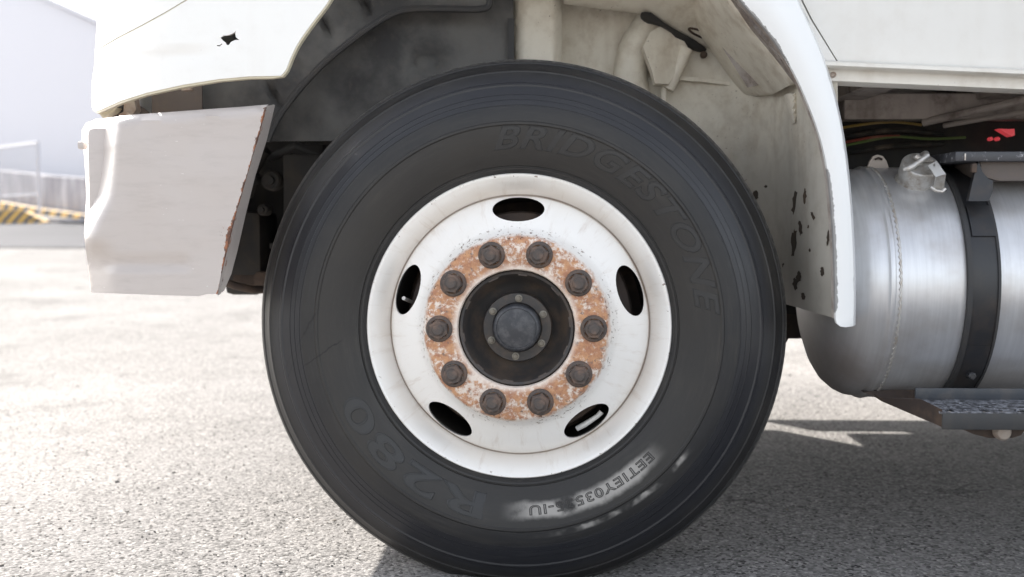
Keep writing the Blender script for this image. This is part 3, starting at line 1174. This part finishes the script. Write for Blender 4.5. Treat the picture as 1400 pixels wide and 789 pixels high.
# ---------------- cab front corner panels
HO = [(301.2, 51.4), (305.7, 48.4), (310, 48.3), (312.9, 47.8), (317, 46.2), (320, 44.4), (322.6, 42), (321.6, 46), (322.6, 51), (327, 54.6), (321.8, 54.6), (315.9, 57.2), (313.4, 61.2), (310, 61.8), (308, 58), (304, 55)]
HO2 = [(296.5, 61.6), (300, 61.8), (303.4, 59.4), (304.2, 60.2), (300.6, 63.4), (296.6, 63)]


def cab_depth(x, y):
    d = 2.13
    d += .19 * (max(0, 250 - x) / 125) ** 2.3
    # swage line running up from the left
    ys = 78 - (x - 130) * .12 + .0001 * (x - 130) ** 2
    d += .006 * sm((y - ys) / 8) * sm((300 - x) / 60)
    d -= .003 * sm((y - 74) / 10) * sm((320 - x) / 100)
    return d


arch = [(458, -14), (446, 6), (430, 27), (416, 46), (405, 63), (397, 80), (391, 95), (384, 103.5)]
lower = [(370, 104), (340, 104.5), (300, 108), (250, 116), (200, 127), (165, 138), (140, 149), (132, 152), (126, 148), (125, 135), (126, 110), (129, 90), (130, 71)]
sp = sheet('side_panel', [(161, 53), (192, 37), (225, 19), (270, -8), (330, -30), (470, -30)] + spline(arch, 3) + lower, cab_depth, 'white', truck, .007, holes=[HO, HO2], grid=8)
sheet('edge_lip', spline(arch, 3) + lower[:10] + [(q[0] + 1, q[1] + 3.2) for q in reversed(lower[:10])] + [(q[0] + 2.2, q[1] + 1.6) for q in reversed(spline(arch, 3))], lambda x, y: cab_depth(x, y) + .003, 'edge', sp, .016, grid=8)
sheet('corner_panel', [(130, 69.5), (160, 51.5), (191, 35.5), (224, 17.5), (269, -9.5), (300, -40), (140, -60), (132, 0), (132, 40)], lambda x, y: cab_depth(x, 90), 'white', truck, .007, grid=10)
sheet('yellow_seam', [(130, 71.5), (161, 53.2), (192, 37.2), (225, 19.2), (270, -7.5), (270, -9.0), (224, 17.6), (191, 35.6), (160, 51.6), (130, 69.6)], lambda x, y: cab_depth(x, 90) + .003, 'edge', sp, .004, grid=10)
# cab shell: front face, upper side, roof, rear
fx = at(126, 110, 2.32).x
cs = MB()
cs.box((fx + .04, 3.38, 1.90), (.06, 2.02, 1.9), None, .02)
cs.build('cab_front', 'white', truck)
cs = MB()
cs.box((.02, 2.16, 2.05), (1.66, .05, 1.55), None, .02)
cs.box((.02, 4.62, 1.90), (1.66, .05, 1.9), None, .02)
cs.box((.02, 3.38, 2.84), (1.7, 2.48, .06), None, .02)
cs.build('cab_shell', 'white', truck)
cs = MB()
cs.box((.02, 3.42, 1.36), (1.6, 1.9, .06), None, .01)
cs.build('cab_floor', 'dark', truck)

# ---------------- wheel arch liner (left)
rib = [(366, 193), (372, 178), (384, 156), (400, 134), (422, 108), (446, 84), (475, 60), (505, 38), (535, 20), (560, 13), (600, 12), (640, 13), (660, 12), (669, 6), (672, -20)]
rs_ = spline(rib, 4)


def lin_in(x, y):
    d = 2.53 + .0006 * max(0, 440 - x) + .012 * mnoise.noise(Vector((x * .008, y * .008, 0)))
    rr2 = math.hypot((x - 583), (y - 86) * 1.4)
    d += .010 * math.exp(-((rr2 - 20) / 5) ** 2) - .008 * math.exp(-(rr2 / 9) ** 2)
    return d


ln = sheet('wheel_arch_liner', [(355, 193), (470, 192.5), (600, 192), (702, 192), (702, -25), (672, -25)] + [(q[0] - 4, q[1] - 4) for q in reversed(rs_)], lin_in, 'liner', truck, .006, grid=12)


def lin_out(x, y):
    d = 2.455
    for (cx, cy) in ((447, 36), (402, 92), (500, 6), (372, 128)):
        # pressed slots that follow the arch
        u = (x - cx) * .55 + (y - cy) * .83
        v_ = -(x - cx) * .83 + (y - cy) * .55
        d += .026 * math.exp(-(v_ / 4.5) ** 2 - (u / 17) ** 2)
    return d + .005 * mnoise.noise(Vector((x * .01, y * .01, 5)))


oband = [(680, -28)] + [(470, -28), (430, 0), (380, 85), (375, 100), (330, 104), (272, 112), (272, 165), (352, 165), (358, 193)] + rs_
sheet('liner_band', oband, lin_out, 'liner', ln, .03, grid=9)
rb = MB().tube([at(q[0], q[1], 2.452) for q in rs_], .0075, 8)
rb.build('liner_step_shade', 'linerd', ln)  # added dark tube stands in for the shadow along the step
sheet('liner_gap_strip', [(694, 25), (703, 25), (703, 110), (694, 110)], 2.52, 'linerd', ln, .01, grid=20)
# brown panel behind the gap above the bumper, with its opening
bp = sheet('gap_panel', [(140, 120), (276, 100), (276, 175), (208, 175), (207, 130), (188, 132), (190, 144), (203, 153), (206, 175), (150, 175)], 2.40, 'brownliner', truck, .006, grid=12)
sheet('seal_piece', [(143, 150), (158, 140), (168, 137), (167, 150), (172, 160), (148, 164)], 2.34, 'linerd', bp, .03, grid=8)
sheet('bracket_tab', [(248, 116), (262, 115), (262, 123), (248, 124)], 2.30, 'stone', bp, .02, grid=10)
sheet('bracket_tab', [(170, 134), (182, 130), (186, 150), (176, 163), (168, 160)], 2.33, 'stone', bp, .03, grid=10)
sheet('bracket_tab', [(134, 153), (148, 145), (160, 147), (154, 154), (140, 161)], 2.31, 'edge', bp, .03, grid=10)
sheet('bracket_tab', [(162, 156), (172, 152), (184, 158), (180, 166), (164, 166)], 2.32, 'stone', bp, .03, grid=10)

# ---------------- inner wheelhouse (right), aged white paint
def back_d(x, y):
    d = lerp_curve([(700, 2.68), (980, 2.645), (1020, 2.60), (1050, 2.52), (1075, 2.42), (1095, 2.31), (1115, 2.22), (1135, 2.165), (1160, 2.13)], x)
    return d + .0001 * max(0, y - 130)


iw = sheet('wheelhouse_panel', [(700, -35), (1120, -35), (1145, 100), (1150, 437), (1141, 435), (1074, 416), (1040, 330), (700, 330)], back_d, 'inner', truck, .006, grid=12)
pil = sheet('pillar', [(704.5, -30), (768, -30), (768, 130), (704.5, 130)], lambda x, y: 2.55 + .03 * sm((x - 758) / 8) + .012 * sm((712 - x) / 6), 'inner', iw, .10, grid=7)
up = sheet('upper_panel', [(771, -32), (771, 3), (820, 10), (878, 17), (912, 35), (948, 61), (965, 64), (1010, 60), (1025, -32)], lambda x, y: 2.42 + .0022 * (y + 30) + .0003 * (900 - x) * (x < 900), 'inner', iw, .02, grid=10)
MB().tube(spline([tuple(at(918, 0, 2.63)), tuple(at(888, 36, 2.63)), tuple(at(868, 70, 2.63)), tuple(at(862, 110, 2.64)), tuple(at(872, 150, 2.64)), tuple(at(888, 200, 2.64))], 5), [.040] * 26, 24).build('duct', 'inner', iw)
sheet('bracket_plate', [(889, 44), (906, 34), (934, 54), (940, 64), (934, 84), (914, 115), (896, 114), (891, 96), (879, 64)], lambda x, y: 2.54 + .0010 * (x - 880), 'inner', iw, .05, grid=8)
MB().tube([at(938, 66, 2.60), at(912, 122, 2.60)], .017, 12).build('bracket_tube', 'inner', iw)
MB().tube([at(908, 112, 2.60), at(908, 140, 2.61)], .007, 10).build('bracket_pin', 'inner', iw)
sheet('black_seal', spline([(877, 17), (890, 17), (908, 31), (930, 44), (950, 55), (966, 67), (960, 70), (945, 66), (930, 60), (918, 44), (900, 33), (886, 30), (877, 23), (877, 17)], 2)[:-1], lambda x, y: 2.44 + .0022 * (y + 30) - .035, 'linerd', up, .02, grid=6)
# rust ringed drain hole and plug
rg = []
for k in range(25):
    q = 2 * math.pi * k / 24
    x, y = 957 + 16 * math.cos(q) * .95, 46 + 16 * math.cos(q) * .38 + 4.2 * math.sin(q)
    rg.append(at(x, y, 2.42 + .0022 * (y + 30) - .002))
MB().tube(rg, .0028, 6).build('rusty_ring', 'brown', up)
MB().lathe([(.0085, .004), (.0085, -.004), (.005, -.007), (.0001, -.007)], 16, Matrix.Translation(at(962, 75, 2.62))).build('rusty_plug', 'brown', iw)
RID = [(985, -30), (1000, 0), (1030, 38), (1062, 78), (1088, 112)]


def strut_d(x, y):
    return 2.29 + .0040 * max(0, pathdist((x, y), RID) - 5) + .0008 * pathdist((x, y), RID)


slots = [ellipse(cx, cy, 1.3, 4.8, -.55, 8) for cx, cy in ((995, 27), (1004.5, 33), (1003, 51), (1005.5, 71), (1040, 84))]
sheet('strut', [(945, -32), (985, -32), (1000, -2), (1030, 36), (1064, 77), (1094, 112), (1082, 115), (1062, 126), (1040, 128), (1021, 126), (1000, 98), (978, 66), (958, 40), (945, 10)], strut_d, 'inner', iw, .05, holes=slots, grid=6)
MB().add([at(x, y, z) for x, y, z in ((950, 5, 2.52), (1025, 5, 2.46), (1088, 104, 2.40), (1022, 120, 2.50))], [(0, 1, 2, 3)]).build('strut_back', 'innerd', iw)
sheet('strut_side', [(1001, -6), (1010, -10), (1035, 18), (1060, 48), (1084, 88), (1104, 128), (1092, 114), (1064, 77), (1030, 36)], lambda x, y: 2.26 + .001 * pathdist((x, y), RID), 'innerd', iw, .03, grid=7)
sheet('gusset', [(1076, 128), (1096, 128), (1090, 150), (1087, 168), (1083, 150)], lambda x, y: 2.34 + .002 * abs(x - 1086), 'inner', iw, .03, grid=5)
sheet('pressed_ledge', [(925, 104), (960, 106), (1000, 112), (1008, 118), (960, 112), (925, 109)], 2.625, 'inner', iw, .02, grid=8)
# chipped rust patches
random.seed(11)
for (cx, cy, a, b, rot) in ((1032, 267, 6, 8, .3), (1047, 255, 2.6, 2.6, 0), (1086, 277, 4, 19, .12), (1100, 268, 3, 13, .1), (1094, 312, 3.2, 11, -.1), (1085, 332, 5, 22, .1), (1111, 295, 2.5, 7, -.35),
                            (1132, 325, 2.4, 12, .1), (1071, 363, 2.2, 4.5, 0), (1124, 371, 3, 8, 0), (1092, 378, 4, 9, .1), (1087, 388, 4, 10, -.1), (1105, 310, 1.6, 3, 0), (1107, 342, 1.5, 3, 0), (1098, 405, 4, 6, .2)):
    V, Fs = tri2d([(p[0] + 0, p[1]) for p in [(cx + (q[0] - cx) * random.uniform(.4, 1.15), cy + (q[1] - cy) * random.uniform(.7, 1.0)) for q in ellipse(cx, cy, a, b, rot, 18)]], (), 5)
    MB().add([at(x, y, back_d(x, y) - .0015) for x, y in V], Fs).build('rust_patch', 'rustpatch', iw, False)

# ---------------- rear fender edge
INN = [(996, -30), (1012, 0), (1031, 22), (1052, 47), (1073, 78), (1090, 108), (1105, 142), (1117, 174), (1126, 205), (1133, 245), (1138, 300), (1141, 360), (1142.5, 436)]
OUTR = [(1078, -30), (1090, 0), (1101, 24), (1115, 55), (1127, 86), (1138, 122), (1147, 160), (1154, 200), (1160, 250), (1164, 300), (1166.5, 350), (1167.5, 400), (1167, 446)]
I2, O2 = spline(INN, 3), spline(OUTR, 3)


def fend_d(x, y):
    di = pathdist((x, y), I2)
    do = pathdist((x, y), O2)
    t = di / (di + do + 1e-6)
    w_ = di + do
    return 2.093 + .013 * (1 - math.sin(math.pi * min(1, max(0, .12 + .76 * t)))) * min(1.5, w_ / 40)


fo = I2 + [(1144, 442), (1149, 446.5), (1156, 447.5)] + list(reversed(O2))
fen = sheet('fender', fo, fend_d, 'fender', truck, .012, grid=6,
            wear=lambda x, y: max(.90 - .125 * pathdist((x, y), I2) - .9 * (1 - sm((y - 222) / 16)) - .9 * (1 - sm((442 - y) / 22)), .80 - .13 * pathdist((x, y), I2) - .9 * sm((y - 60) / 70), 0.0))
# outer side wall of the fender turning back
v = []
f = []
for i, (x, y) in enumerate(O2):
    p = at(x, y, fend_d(x - 1, y))
    v += [p, p + Vector((.012, .03, 0)), p + Vector((.016, .30, 0))]
    if i:
        for k in (0, 1):
            f.append((3 * i - 3 + k, 3 * i + k, 3 * i + k + 1, 3 * i - 2 + k))
MB().add(v, f).build('fender_side', 'fender', fen)
# inner lip of the fender
v = []
f = []
for i, (x, y) in enumerate(I2):
    p = at(x, y, fend_d(x + 1, y) + .004)
    v += [p, p + Vector((-.002, .022, 0))]
    if i:
        f.append((2 * i - 2, 2 * i, 2 * i + 1, 2 * i - 1))
MB().add(v, f).build('fender_lip', 'innerd', fen)

# ---------------- box side, sill rail, underframe
ry = lambda x: 83 + (x - 1130) * 12.0 / 270
sheet('box_side', [(1094, -60), (1095, -5), (1111, 27), (1145.5, ry(1145)), (1500, ry(1500)), (2100, ry(2100)), (2100, -60)], 2.150, 'box', truck, .03, grid=30)
sheet('cab_rear_quarter', [(1070, -60), (1088, -5), (1105, 27), (1120, 70), (1128, ry(1128)), (1143.5, ry(1143)), (1108.5, 27), (1092.5, -5), (1090, -60)], 2.148, 'box', truck, .03, grid=12)
RAILP = [(0, .000), (.5, -.010), (2, -.020), (6, -.022), (8.5, -.018), (10.5, -.004), (12, .000), (14, .002), (27, .002), (29, .008)]


def rail_d(x, y):
    return 2.146 + lerp_curve(RAILP, y - ry(x))


ro = [(x, ry(x)) for x in range(1118, 2100, 60)]
railo = sheet('sill_rail', ro + [(x, ry(x) + 28) for x, _ in reversed(ro)], rail_d, 'rail', truck, .012, grid=4.5) if False else None
v = []
f = []
xs = [1118 + 20 * i for i in range(50)]
for i, x in enumerate(xs):
    for dy, dd in RAILP:
        v.append(at(x, ry(x) + dy, 2.146 + dd))
    v.append(v[-1] + Vector((0, .05, 0)))
m_ = len(RAILP) + 1
for i in range(len(xs) - 1):
    for k in range(m_ - 1):
        f.append((i * m_ + k, (i + 1) * m_ + k, (i + 1) * m_ + k + 1, i * m_ + k + 1))
railo = MB().add(v, f).build('sill_rail', 'rail', truck)
for x in (1139, 1560):
    p = at(x, ry(x) + 19, 2.146)
    MB().lathe([(.0058, .003), (.0058, -.002), (.0042, -.0035), (.003, -.001), (.0001, -.001)], 16, Matrix.Translation(p)).build('rail_bolt', 'stone', railo)

zf = at(1250, 118, 2.16).z
uf = MB()
uf.box((2.85, 3.38, zf + .085), (4.3, 2.4, .03))
flo = uf.build('box_floor', 'beam', truck, False)
cb = None
for k in range(12):
    x = .76 + .33 * k
    if cb is None:
        cb = MB().box((0, 0, 0), (.075, 2.30, .05), None, .004).build('crossbeam', 'beam', flo)
        o = cb
    else:
        o = cb.copy()
        C.objects.link(o)
        o.parent = flo
    o.location = (x, 3.36, zf + .045)
# floor planking edge beam and stringer that closes the view behind
MB().box((2.85, 2.62, zf + .005), (4.2, .06, .06), None, .005).build('stringer', 'beam', flo)
MB().box((2.6, 4.55, zf + .03), (4.3, .05, .14)).build('far_rail', 'rail', flo)
# cargo body
cg = MB()
cg.box((2.9, 3.37, 1.80), (4.05, 2.46, .94), None, .01)
cg.build('cargo_box', 'box', truck)

# chassis
ch = MB()
for Y in (2.76, 3.92):
    ch.box((2.9, Y, .915), (4.4, .07, .23), None, .008)
    ch.box((.06, Y, .80), (1.32, .07, .20), None, .008)
for x in (-.55, .45, 1.25, 2.1):
    ch.box((x, 3.34, .86), (.08, 1.1, .14), None, .008)
chs = ch.build('chassis_frame', 'dark', truck)
MB().tube([at(1262, 168, 2.6), at(1420, 132, 2.45)], .009, 8).build('brace', 'beam', chs)
MB().tube([at(1290, 172, 2.62), at(1430, 148, 2.48)], .006, 8).build('brace', 'beam', chs)
for px, py, L in ((1140, 166, 22), (1301, 170, 20), (1320, 173, 26)):
    a_, b_ = at(px, py, 2.9), at(px + L, py + 1, 2.9)
    MB().tube([a_, b_], .0055, 6).build('pipe', 'stone', chs)
# engine and gearbox masses under the cab
eg = MB()
eg.box((-.12, 3.3, .98), (.95, .74, .62), None, .04)
eg.box((.55, 3.3, .80), (.5, .42, .36), None, .06)
eg.box((1.25, 3.3, .74), (1.6, .16, .16), None, .05)
eg.tube([(-.62, 3.0, .66), (-.58, 2.95, .74), (-.57, 2.95, .90), (-.60, 3.02, 1.0)], .035, 12)
eg.tube([(-.50, 2.92, .86), (-.50, 2.80, .86)], .05, 16)
eg.tube([(-.40, 2.92, 1.0), (-.40, 2.84, 1.0)], .07, 20)
eg.build('engine', 'dark', truck)
MB().box((-.22, 3.75, .92), (1.16, 1.45, .74), None, .02).build('engine_cover', 'dark', truck)
# unseen dark box added to block daylight above the tank and shadow the ground
fs = MB()
fs.box((1.95, 4.36, .85), (3.0, .42, .34), None, .02)
fs.build('daylight_blocker', 'dark', truck)
# axle, leaf spring, steering parts
ax = MB()
ax.tube([(0, D0 + .30, .52), (0, 2.75, .47), (0, 2.95, .42), (0, 3.7, .42), (0, 3.9, .47), (0, 4.4, .52)], [.045, .05, .055, .055, .05, .045], 12)
ax.build('front_axle', 'dark', truck)
sp_ = None
lf = MB()
for k in range(4):
    Ln = .66 - .10 * k
    pts_ = [(x, 2.86, .53 + .14 * (x / .66) ** 2 - .017 * k) for x in [Ln * (j / 8 - 1) for j in range(17)]]
    vv_ = []
    for p in pts_:
        for dy, dz in ((-.035, -.007), (.035, -.007), (.035, .007), (-.035, .007)):
            vv_.append((p[0], p[1] + dy, p[2] + dz))
    ff_ = [(0, 1, 2, 3), (64, 67, 66, 65)]
    for i in range(16):
        for q in range(4):
            ff_.append((4 * i + q, 4 * i + 4 + q, 4 * i + 4 + (q + 1) % 4, 4 * i + (q + 1) % 4))
    MB().add(vv_, ff_).build('spring_leaf', 'dark', truck)
MB().tube([at(338, 268, 2.86), at(348, 230, 2.84), at(362, 205, 2.82)], .016, 12).build('shock_absorber', 'dark', truck)
MB().tube([at(304, 384, 2.7), at(322, 391, 2.7), at(345, 396, 2.72), at(380, 396, 2.8)], .010, 10).build('drag_link', 'brown', truck)
MB().tube([at(343, 190, 2.9), at(372, 215, 2.85), at(405, 200, 2.8), at(440, 215, 2.8)], .012, 10).build('brake_hose', 'linerd', truck)
for (x, y, r) in ((372, 247, 14), (345, 244, 9), (361, 287, 8)):
    rr_ = r * 2.8 / F
    MB().lathe([(rr_, .03), (rr_, -.01), (rr_ * .8, -.016), (rr_ * .45, -.016), (rr_ * .4, -.03), (.0001, -.03)], 20, Matrix.Translation(at(x, y, 2.80))).build('steering_joint', 'dark', truck)
MB().box(at(345, 345, 2.95), (.10, .2, .22), None, .02).build('steering_box', 'dark', truck)
MB().box(at(368, 381, 2.95), (.16, .2, .05), None, .01).build('track_arm', 'brown', truck)
sheet('spring_hanger', [(1070, 418), (1110, 424), (1200, 440), (1200, 463), (1078, 463), (1074, 470), (1068, 480)], 2.78, 'brown', truck, .06, grid=20)
sheet('hanger_bracket', [(1060, 405), (1110, 415), (1112, 432), (1062, 428)], 2.72, 'dark', truck, .06, grid=20)

# cables
for col, pts_ in (('yellow', [(1110, 184), (1150, 175), (1190, 169), (1224, 167), (1260, 171)]), ('red', [(1110, 204), (1150, 196), (1175, 191), (1200, 187), (1230, 186)]),
                  ('green', [(1110, 206), (1150, 200), (1180, 194), (1222, 187), (1270, 190), (1320, 188)]), ('hose', [(1110, 192), (1160, 186), (1220, 178), (1290, 183)]), ('hose', [(1110, 212), (1160, 208), (1220, 200), (1290, 196)])):
    MB().tube([at(x, y, 2.66 if col != 'hose' else 2.69) for x, y in spline(pts_, 5)], .0032 if col != 'hose' else .006, 8).build(col + '_cable' if col != 'hose' else 'air_hose', 'c_' + col, truck)
# red side lamps on the far side
lm = sheet('marker_lamp', [(1366, 176), (1380, 176.5), (1387, 176), (1387.5, 185), (1383.5, 186.5), (1374, 181)], 2.66, 'lens', truck, .03, grid=8)
for x in (1354.5, 1364):
    MB().lathe([(.0048, .01), (.0048, -.003), (.0035, -.006), (.0001, -.007)], 14, Matrix.Translation(at(x, 190, 2.67))).build('reflector', 'lens', truck)

# ---------------- fuel tank
TY, TZ, TR = 2.423, .600, .246
TK = 1.018
XS = at(1222, 400, 2.172).x
XM = Matrix.Translation((0, TY, TZ)) @ Matrix.Diagonal((1, TK, TK, 1)) @ Matrix.Rotation(-math.pi / 2, 4, 'Z')   # local +y -> world +x
tp = [(.0001, XS - .118), (.05, XS - .117), (.10, XS - .112), (.15, XS - .102), (.19, XS - .087), (.215, XS - .071), (.232, XS - .051), (.240, XS - .034), (.2425, XS - .022), (.2425, XS - .012), (.2445, XS - .008), (.2475, XS - .005), (.2485, XS - .001), (.2475, XS + .003), (.2455, XS + .006), (.246, XS + .012), (.246, XS + .30), (.246, XS + 1.3), (.2, XS + 1.38), (.0001, XS + 1.4)]
tank = MB().lathe(tp, 128, XM).build('fuel_tank', 'alu', truck, True, 30)


def tpt(x, deg, r):
    """point on the tank, deg from the top towards the camera"""
    return Vector((x, TY - r * TK * math.sin(R(deg)), TZ + r * TK * math.cos(R(deg))))


wbd = []
for i in range(0, 131):
    a_ = -30 + 190 * i / 130
    wbd.append(tpt(XS + .014 + (.0012 if i % 2 else -.0012), a_, .2462))
MB().tube(wbd, [.0022 if i % 2 else .0032 for i in range(131)], 6).build('weld_seam', 'castalu', tank)
# straps
def strap(x0, x1, rr0, th, a0, a1, name, mat, parent, n=40):
    v = []
    f = []
    for i in range(n + 1):
        a = a0 + (a1 - a0) * i / n
        v += [tpt(x0, a, rr0), tpt(x0, a, rr0 + th), tpt(x1, a, rr0 + th), tpt(x1, a, rr0)]
        if i:
            for k in range(4):
                f.append((4 * i - 4 + k, 4 * i + k, 4 * i + (k + 1) % 4, 4 * i - 4 + (k + 1) % 4))
    f += [(0, 1, 2, 3), (4 * n + 3, 4 * n + 2, 4 * n + 1, 4 * n)]
    return MB().add(v, f).build(name, mat, parent, True, 30)


SX0, SX1 = at(1329, 400, 2.165).x, at(1366, 400, 2.165).x
st_ = strap(SX0, SX1, .2475, .004, -40, 158, 'tank_strap', 'black', tank)
strap(SX0 - .008, SX0 + .001, .2465, .010, -40, 150, 'strap_rubber', 'linerd', tank)
strap(SX1 - .001, SX1 + .004, .2465, .008, -40, 150, 'strap_rubber', 'linerd', tank)
strap(SX0 + .006, SX1 - .001, .2515, .0035, 50, 66, 'strap_clamp', 'black', tank)
strap(SX0 + .002, SX1 - .003, .2515, .0035, 116, 134, 'strap_clamp', 'black', tank)
# filler neck and cap
nx = at(1249, 238, 2.31).x
Tn = tpt(nx, 30, .236)
ND = Matrix.Rotation(R(24), 4, 'X')       # tilt
base = Matrix.Translation(Tn) @ Matrix.Rotation(R(24), 4, 'X') @ Matrix.Rotation(R(90), 4, 'X')   # local -y? lathe axis y -> outward
# outward = (0,-sin24,cos24); rotate so that local +y maps to outward
out_ = Vector((0.02, -math.sin(R(41)), math.cos(R(41)))).normalized()
base = Matrix.Translation(Tn) @ out_.to_track_quat('Y', 'Z').to_matrix().to_4x4()
MB().lathe([(.044, .000), (.043, .006), (.040, .010), (.0355, .013), (.0350, .040)], 40, base).build('filler_neck', 'castalu', tank)
fc = MB().lathe([(.0350, .024), (.0385, .025), (.0395, .029), (.0392, .051), (.0378, .0545), (.0350, .0560), (.0300, .0550), (.0001, .0565)], 44, base)
fc = fc.build('filler_cap', 'castalu', tank, True, 30)
lv = MB()
P = lambda x, y, z: base @ Vector((x, y, z))
lv.tube([P(-.008, .056, .030), P(-.010, .066, .018), P(-.006, .073, .004), P(.008, .069, -.006), P(.022, .062, -.014), P(.034, .058, -.018), P(.041, .055, -.016)], [.005, .0085, .0078, .0060, .0068, .0072, .004], 10)
lv.tube([P(.008, .056, .026), P(.014, .064, .016), P(.012, .071, .004), P(.002, .069, -.008)], [.004, .0055, .0065, .005], 8)
lv.tube([P(-.026, .057, .010), P(-.014, .062, .006), P(.0, .065, .002), P(.010, .062, -.010)], [.003, .005, .005, .004], 8)
lv.build('cap_lever', 'castalu', tank)
# L bracket welded to the tank
br_ = sheet('bracket', [(1269.5, 226), (1280.5, 220), (1293.5, 238.5), (1280, 242.5)], lambda x, y: 2.245 - .0034 * (y - 220), 'lit_top', tank, .004, grid=6, holes=[ellipse(1277.5, 225.6, 1.7, 2.1, 0, 10)], angle=30)
sheet('bracket_leg', [(1280, 242), (1293.3, 238.2), (1290.5, 259), (1276.5, 257.5)], lambda x, y: 2.168 + .0011 * (y - 240), 'castalu', tank, .006, grid=6)
MB().tube([at(1273, 256, 2.192), at(1280, 261, 2.186), at(1288, 262, 2.184), at(1292, 258, 2.186)], .0035, 8).build('weld_bead', 'castalu', tank)
# ear bracket on the back of the dome
ee = MB()
V, Fs = tri2d([(1186, 232), (1190, 220), (1194, 213), (1200, 211.5), (1207, 214), (1212, 220), (1215, 232)], (), 8)
sheet('lifting_ear', [(1185, 232), (1189, 221), (1194, 213.5), (1200, 211.5), (1207, 213.5), (1212, 220), (1216, 232)], 2.40, 'stone', tank, .008, grid=6)
MB().tube([at(1196, 218, 2.398), at(1201, 216, 2.397), at(1206, 218, 2.398)], .0025, 6).build('ear_slot', 'brown', tank)

# ---------------- upper walkway bracket over the tank
wb_ = MB()
a_ = at(1306, 214, 2.20)
wb_.box((a_.x + .40, 2.31, a_.z), (.80, .22, .020), None, .004)
wk = wb_.build('walkway_plate', 'walk', truck)
sheet('walkway_web', [(1340, 221), (1500, 221), (1500, 247), (1366, 247), (1350, 243), (1342, 235)], 2.22, 'brownliner', wk, .14, grid=10)
sheet('walkway_foot', [(1338, 221), (1343, 235), (1352, 245), (1358, 247), (1357, 262), (1352, 275), (1324, 275), (1329, 252), (1334, 232)], lambda x, y: 2.21 - .0004 * (y - 221), 'black', wk, .012, grid=8)
MB().box(at(1331, 230, 2.20), (.010, .012, .018), None, .002).build('foot_bolt', 'brown', wk)
MB().box(at(1319.5, 214.5, 2.196), (.003, .002, .013), None, .0004).build('weld_mark', 'castalu', wk)

# ---------------- lower step under the tank
sy = 2.06
pl = at(1288, 564, sy)
pb_ = at(1262, 546, 2.20)
stp = MB()
L_ = 1.4
tz = pl.z
# tread top
v = [(pl.x, sy, tz), (pl.x + L_, sy, tz), (pl.x + L_, 2.21, tz + .004), (pl.x - .0, 2.21, tz + .004)]
# build tread with punched holes
outl = [(0, 0), (L_, 0), (L_, .15), (.0, .15)]
hol = []
for k in range(18):
    hol.append(ellipse(.022 + k * .0325, .0215, .0085, .0155, 0, 12))
for k in range(12):
    hol.append(ellipse(.036 + k * .067, .062, .010, .006, 0, 12))
    hol.append(ellipse(.010 + k * .067, .105, .010, .006, 0, 12))
V, Fs = tri2d(outl, hol, .02)
n1 = len(V)
fr = [Vector((pl.x + x, sy + y, tz)) for x, y in V]
bk = [p - Vector((0, 0, .004)) for p in fr]
cnt = {}
for q in Fs:
    for i in range(len(q)):
        cnt[(q[i], q[(i + 1) % len(q)])] = 1
fc_ = [tuple(q) for q in Fs] + [tuple(i + n1 for i in reversed(q)) for q in Fs] + [(b, a, a + n1, b + n1) for (a, b) in cnt if (b, a) not in cnt]
step = MB().add(fr + bk, fc_).build('step', 'plate', truck, False)
MB().box((pl.x + L_ / 2, sy - .0005, tz - .0165), (L_, .005, .031), None, .0015).build('step_front', 'platef', step)
MB().box((pl.x + L_ / 2 + .005, 2.212, tz + .010), (L_ + .01, .006, .026), None, .0015).build('step_back', 'bluesteel', step)
sb_ = at(1288, 578, sy)
# side plate of the step, brown, sloping up to the tank
sheet('step_side_plate', [(1196, 539), (1204, 544), (1258, 546), (1262, 547), (1288, 560), (1288, 584), (1262, 573), (1206, 549), (1200, 545)], lambda x, y: 2.065 + .0022 * (1289 - x), 'brown', step, .01, grid=10)
sheet('step_bracket', [(1314, 586.5), (1402, 586.5), (1396, 595), (1384, 599), (1352, 599), (1332, 594)], 2.12, 'brown', step, .05, grid=10)
MB().lathe([(.016, .02), (.016, -.002), (.012, -.008), (.0001, -.010)], 20, Matrix.Translation(at(1371, 591, 2.11))).build('bracket_bolt', 'stone', step)
# tank cradle
sheet('tank_cradle', [(1180, 536), (1250, 530), (1296, 530), (1322, 518), (1330, 490), (1334, 470), (1352, 520), (1420, 528), (1420, 534), (1258, 538), (1250, 548), (1205, 547)], 2.30, 'brown', truck, .2, grid=16)
MB().lathe([(.008, .01), (.008, -.006), (.005, -.009), (.0001, -.009)], 8, Matrix.Translation(at(1328, 514, 2.20))).build('strap_bolt', 'black', truck)

# unseen bars added on the far side to shape the ground shadow
MB().box((2.0, 4.57, .565), (3.2, .03, .17), None, .004).build('shadow_bar', 'dark', truck)
MB().box((2.16, 4.54, .66), (2.88, .03, .10), None, .004).build('shadow_bar_plate', 'dark', truck)
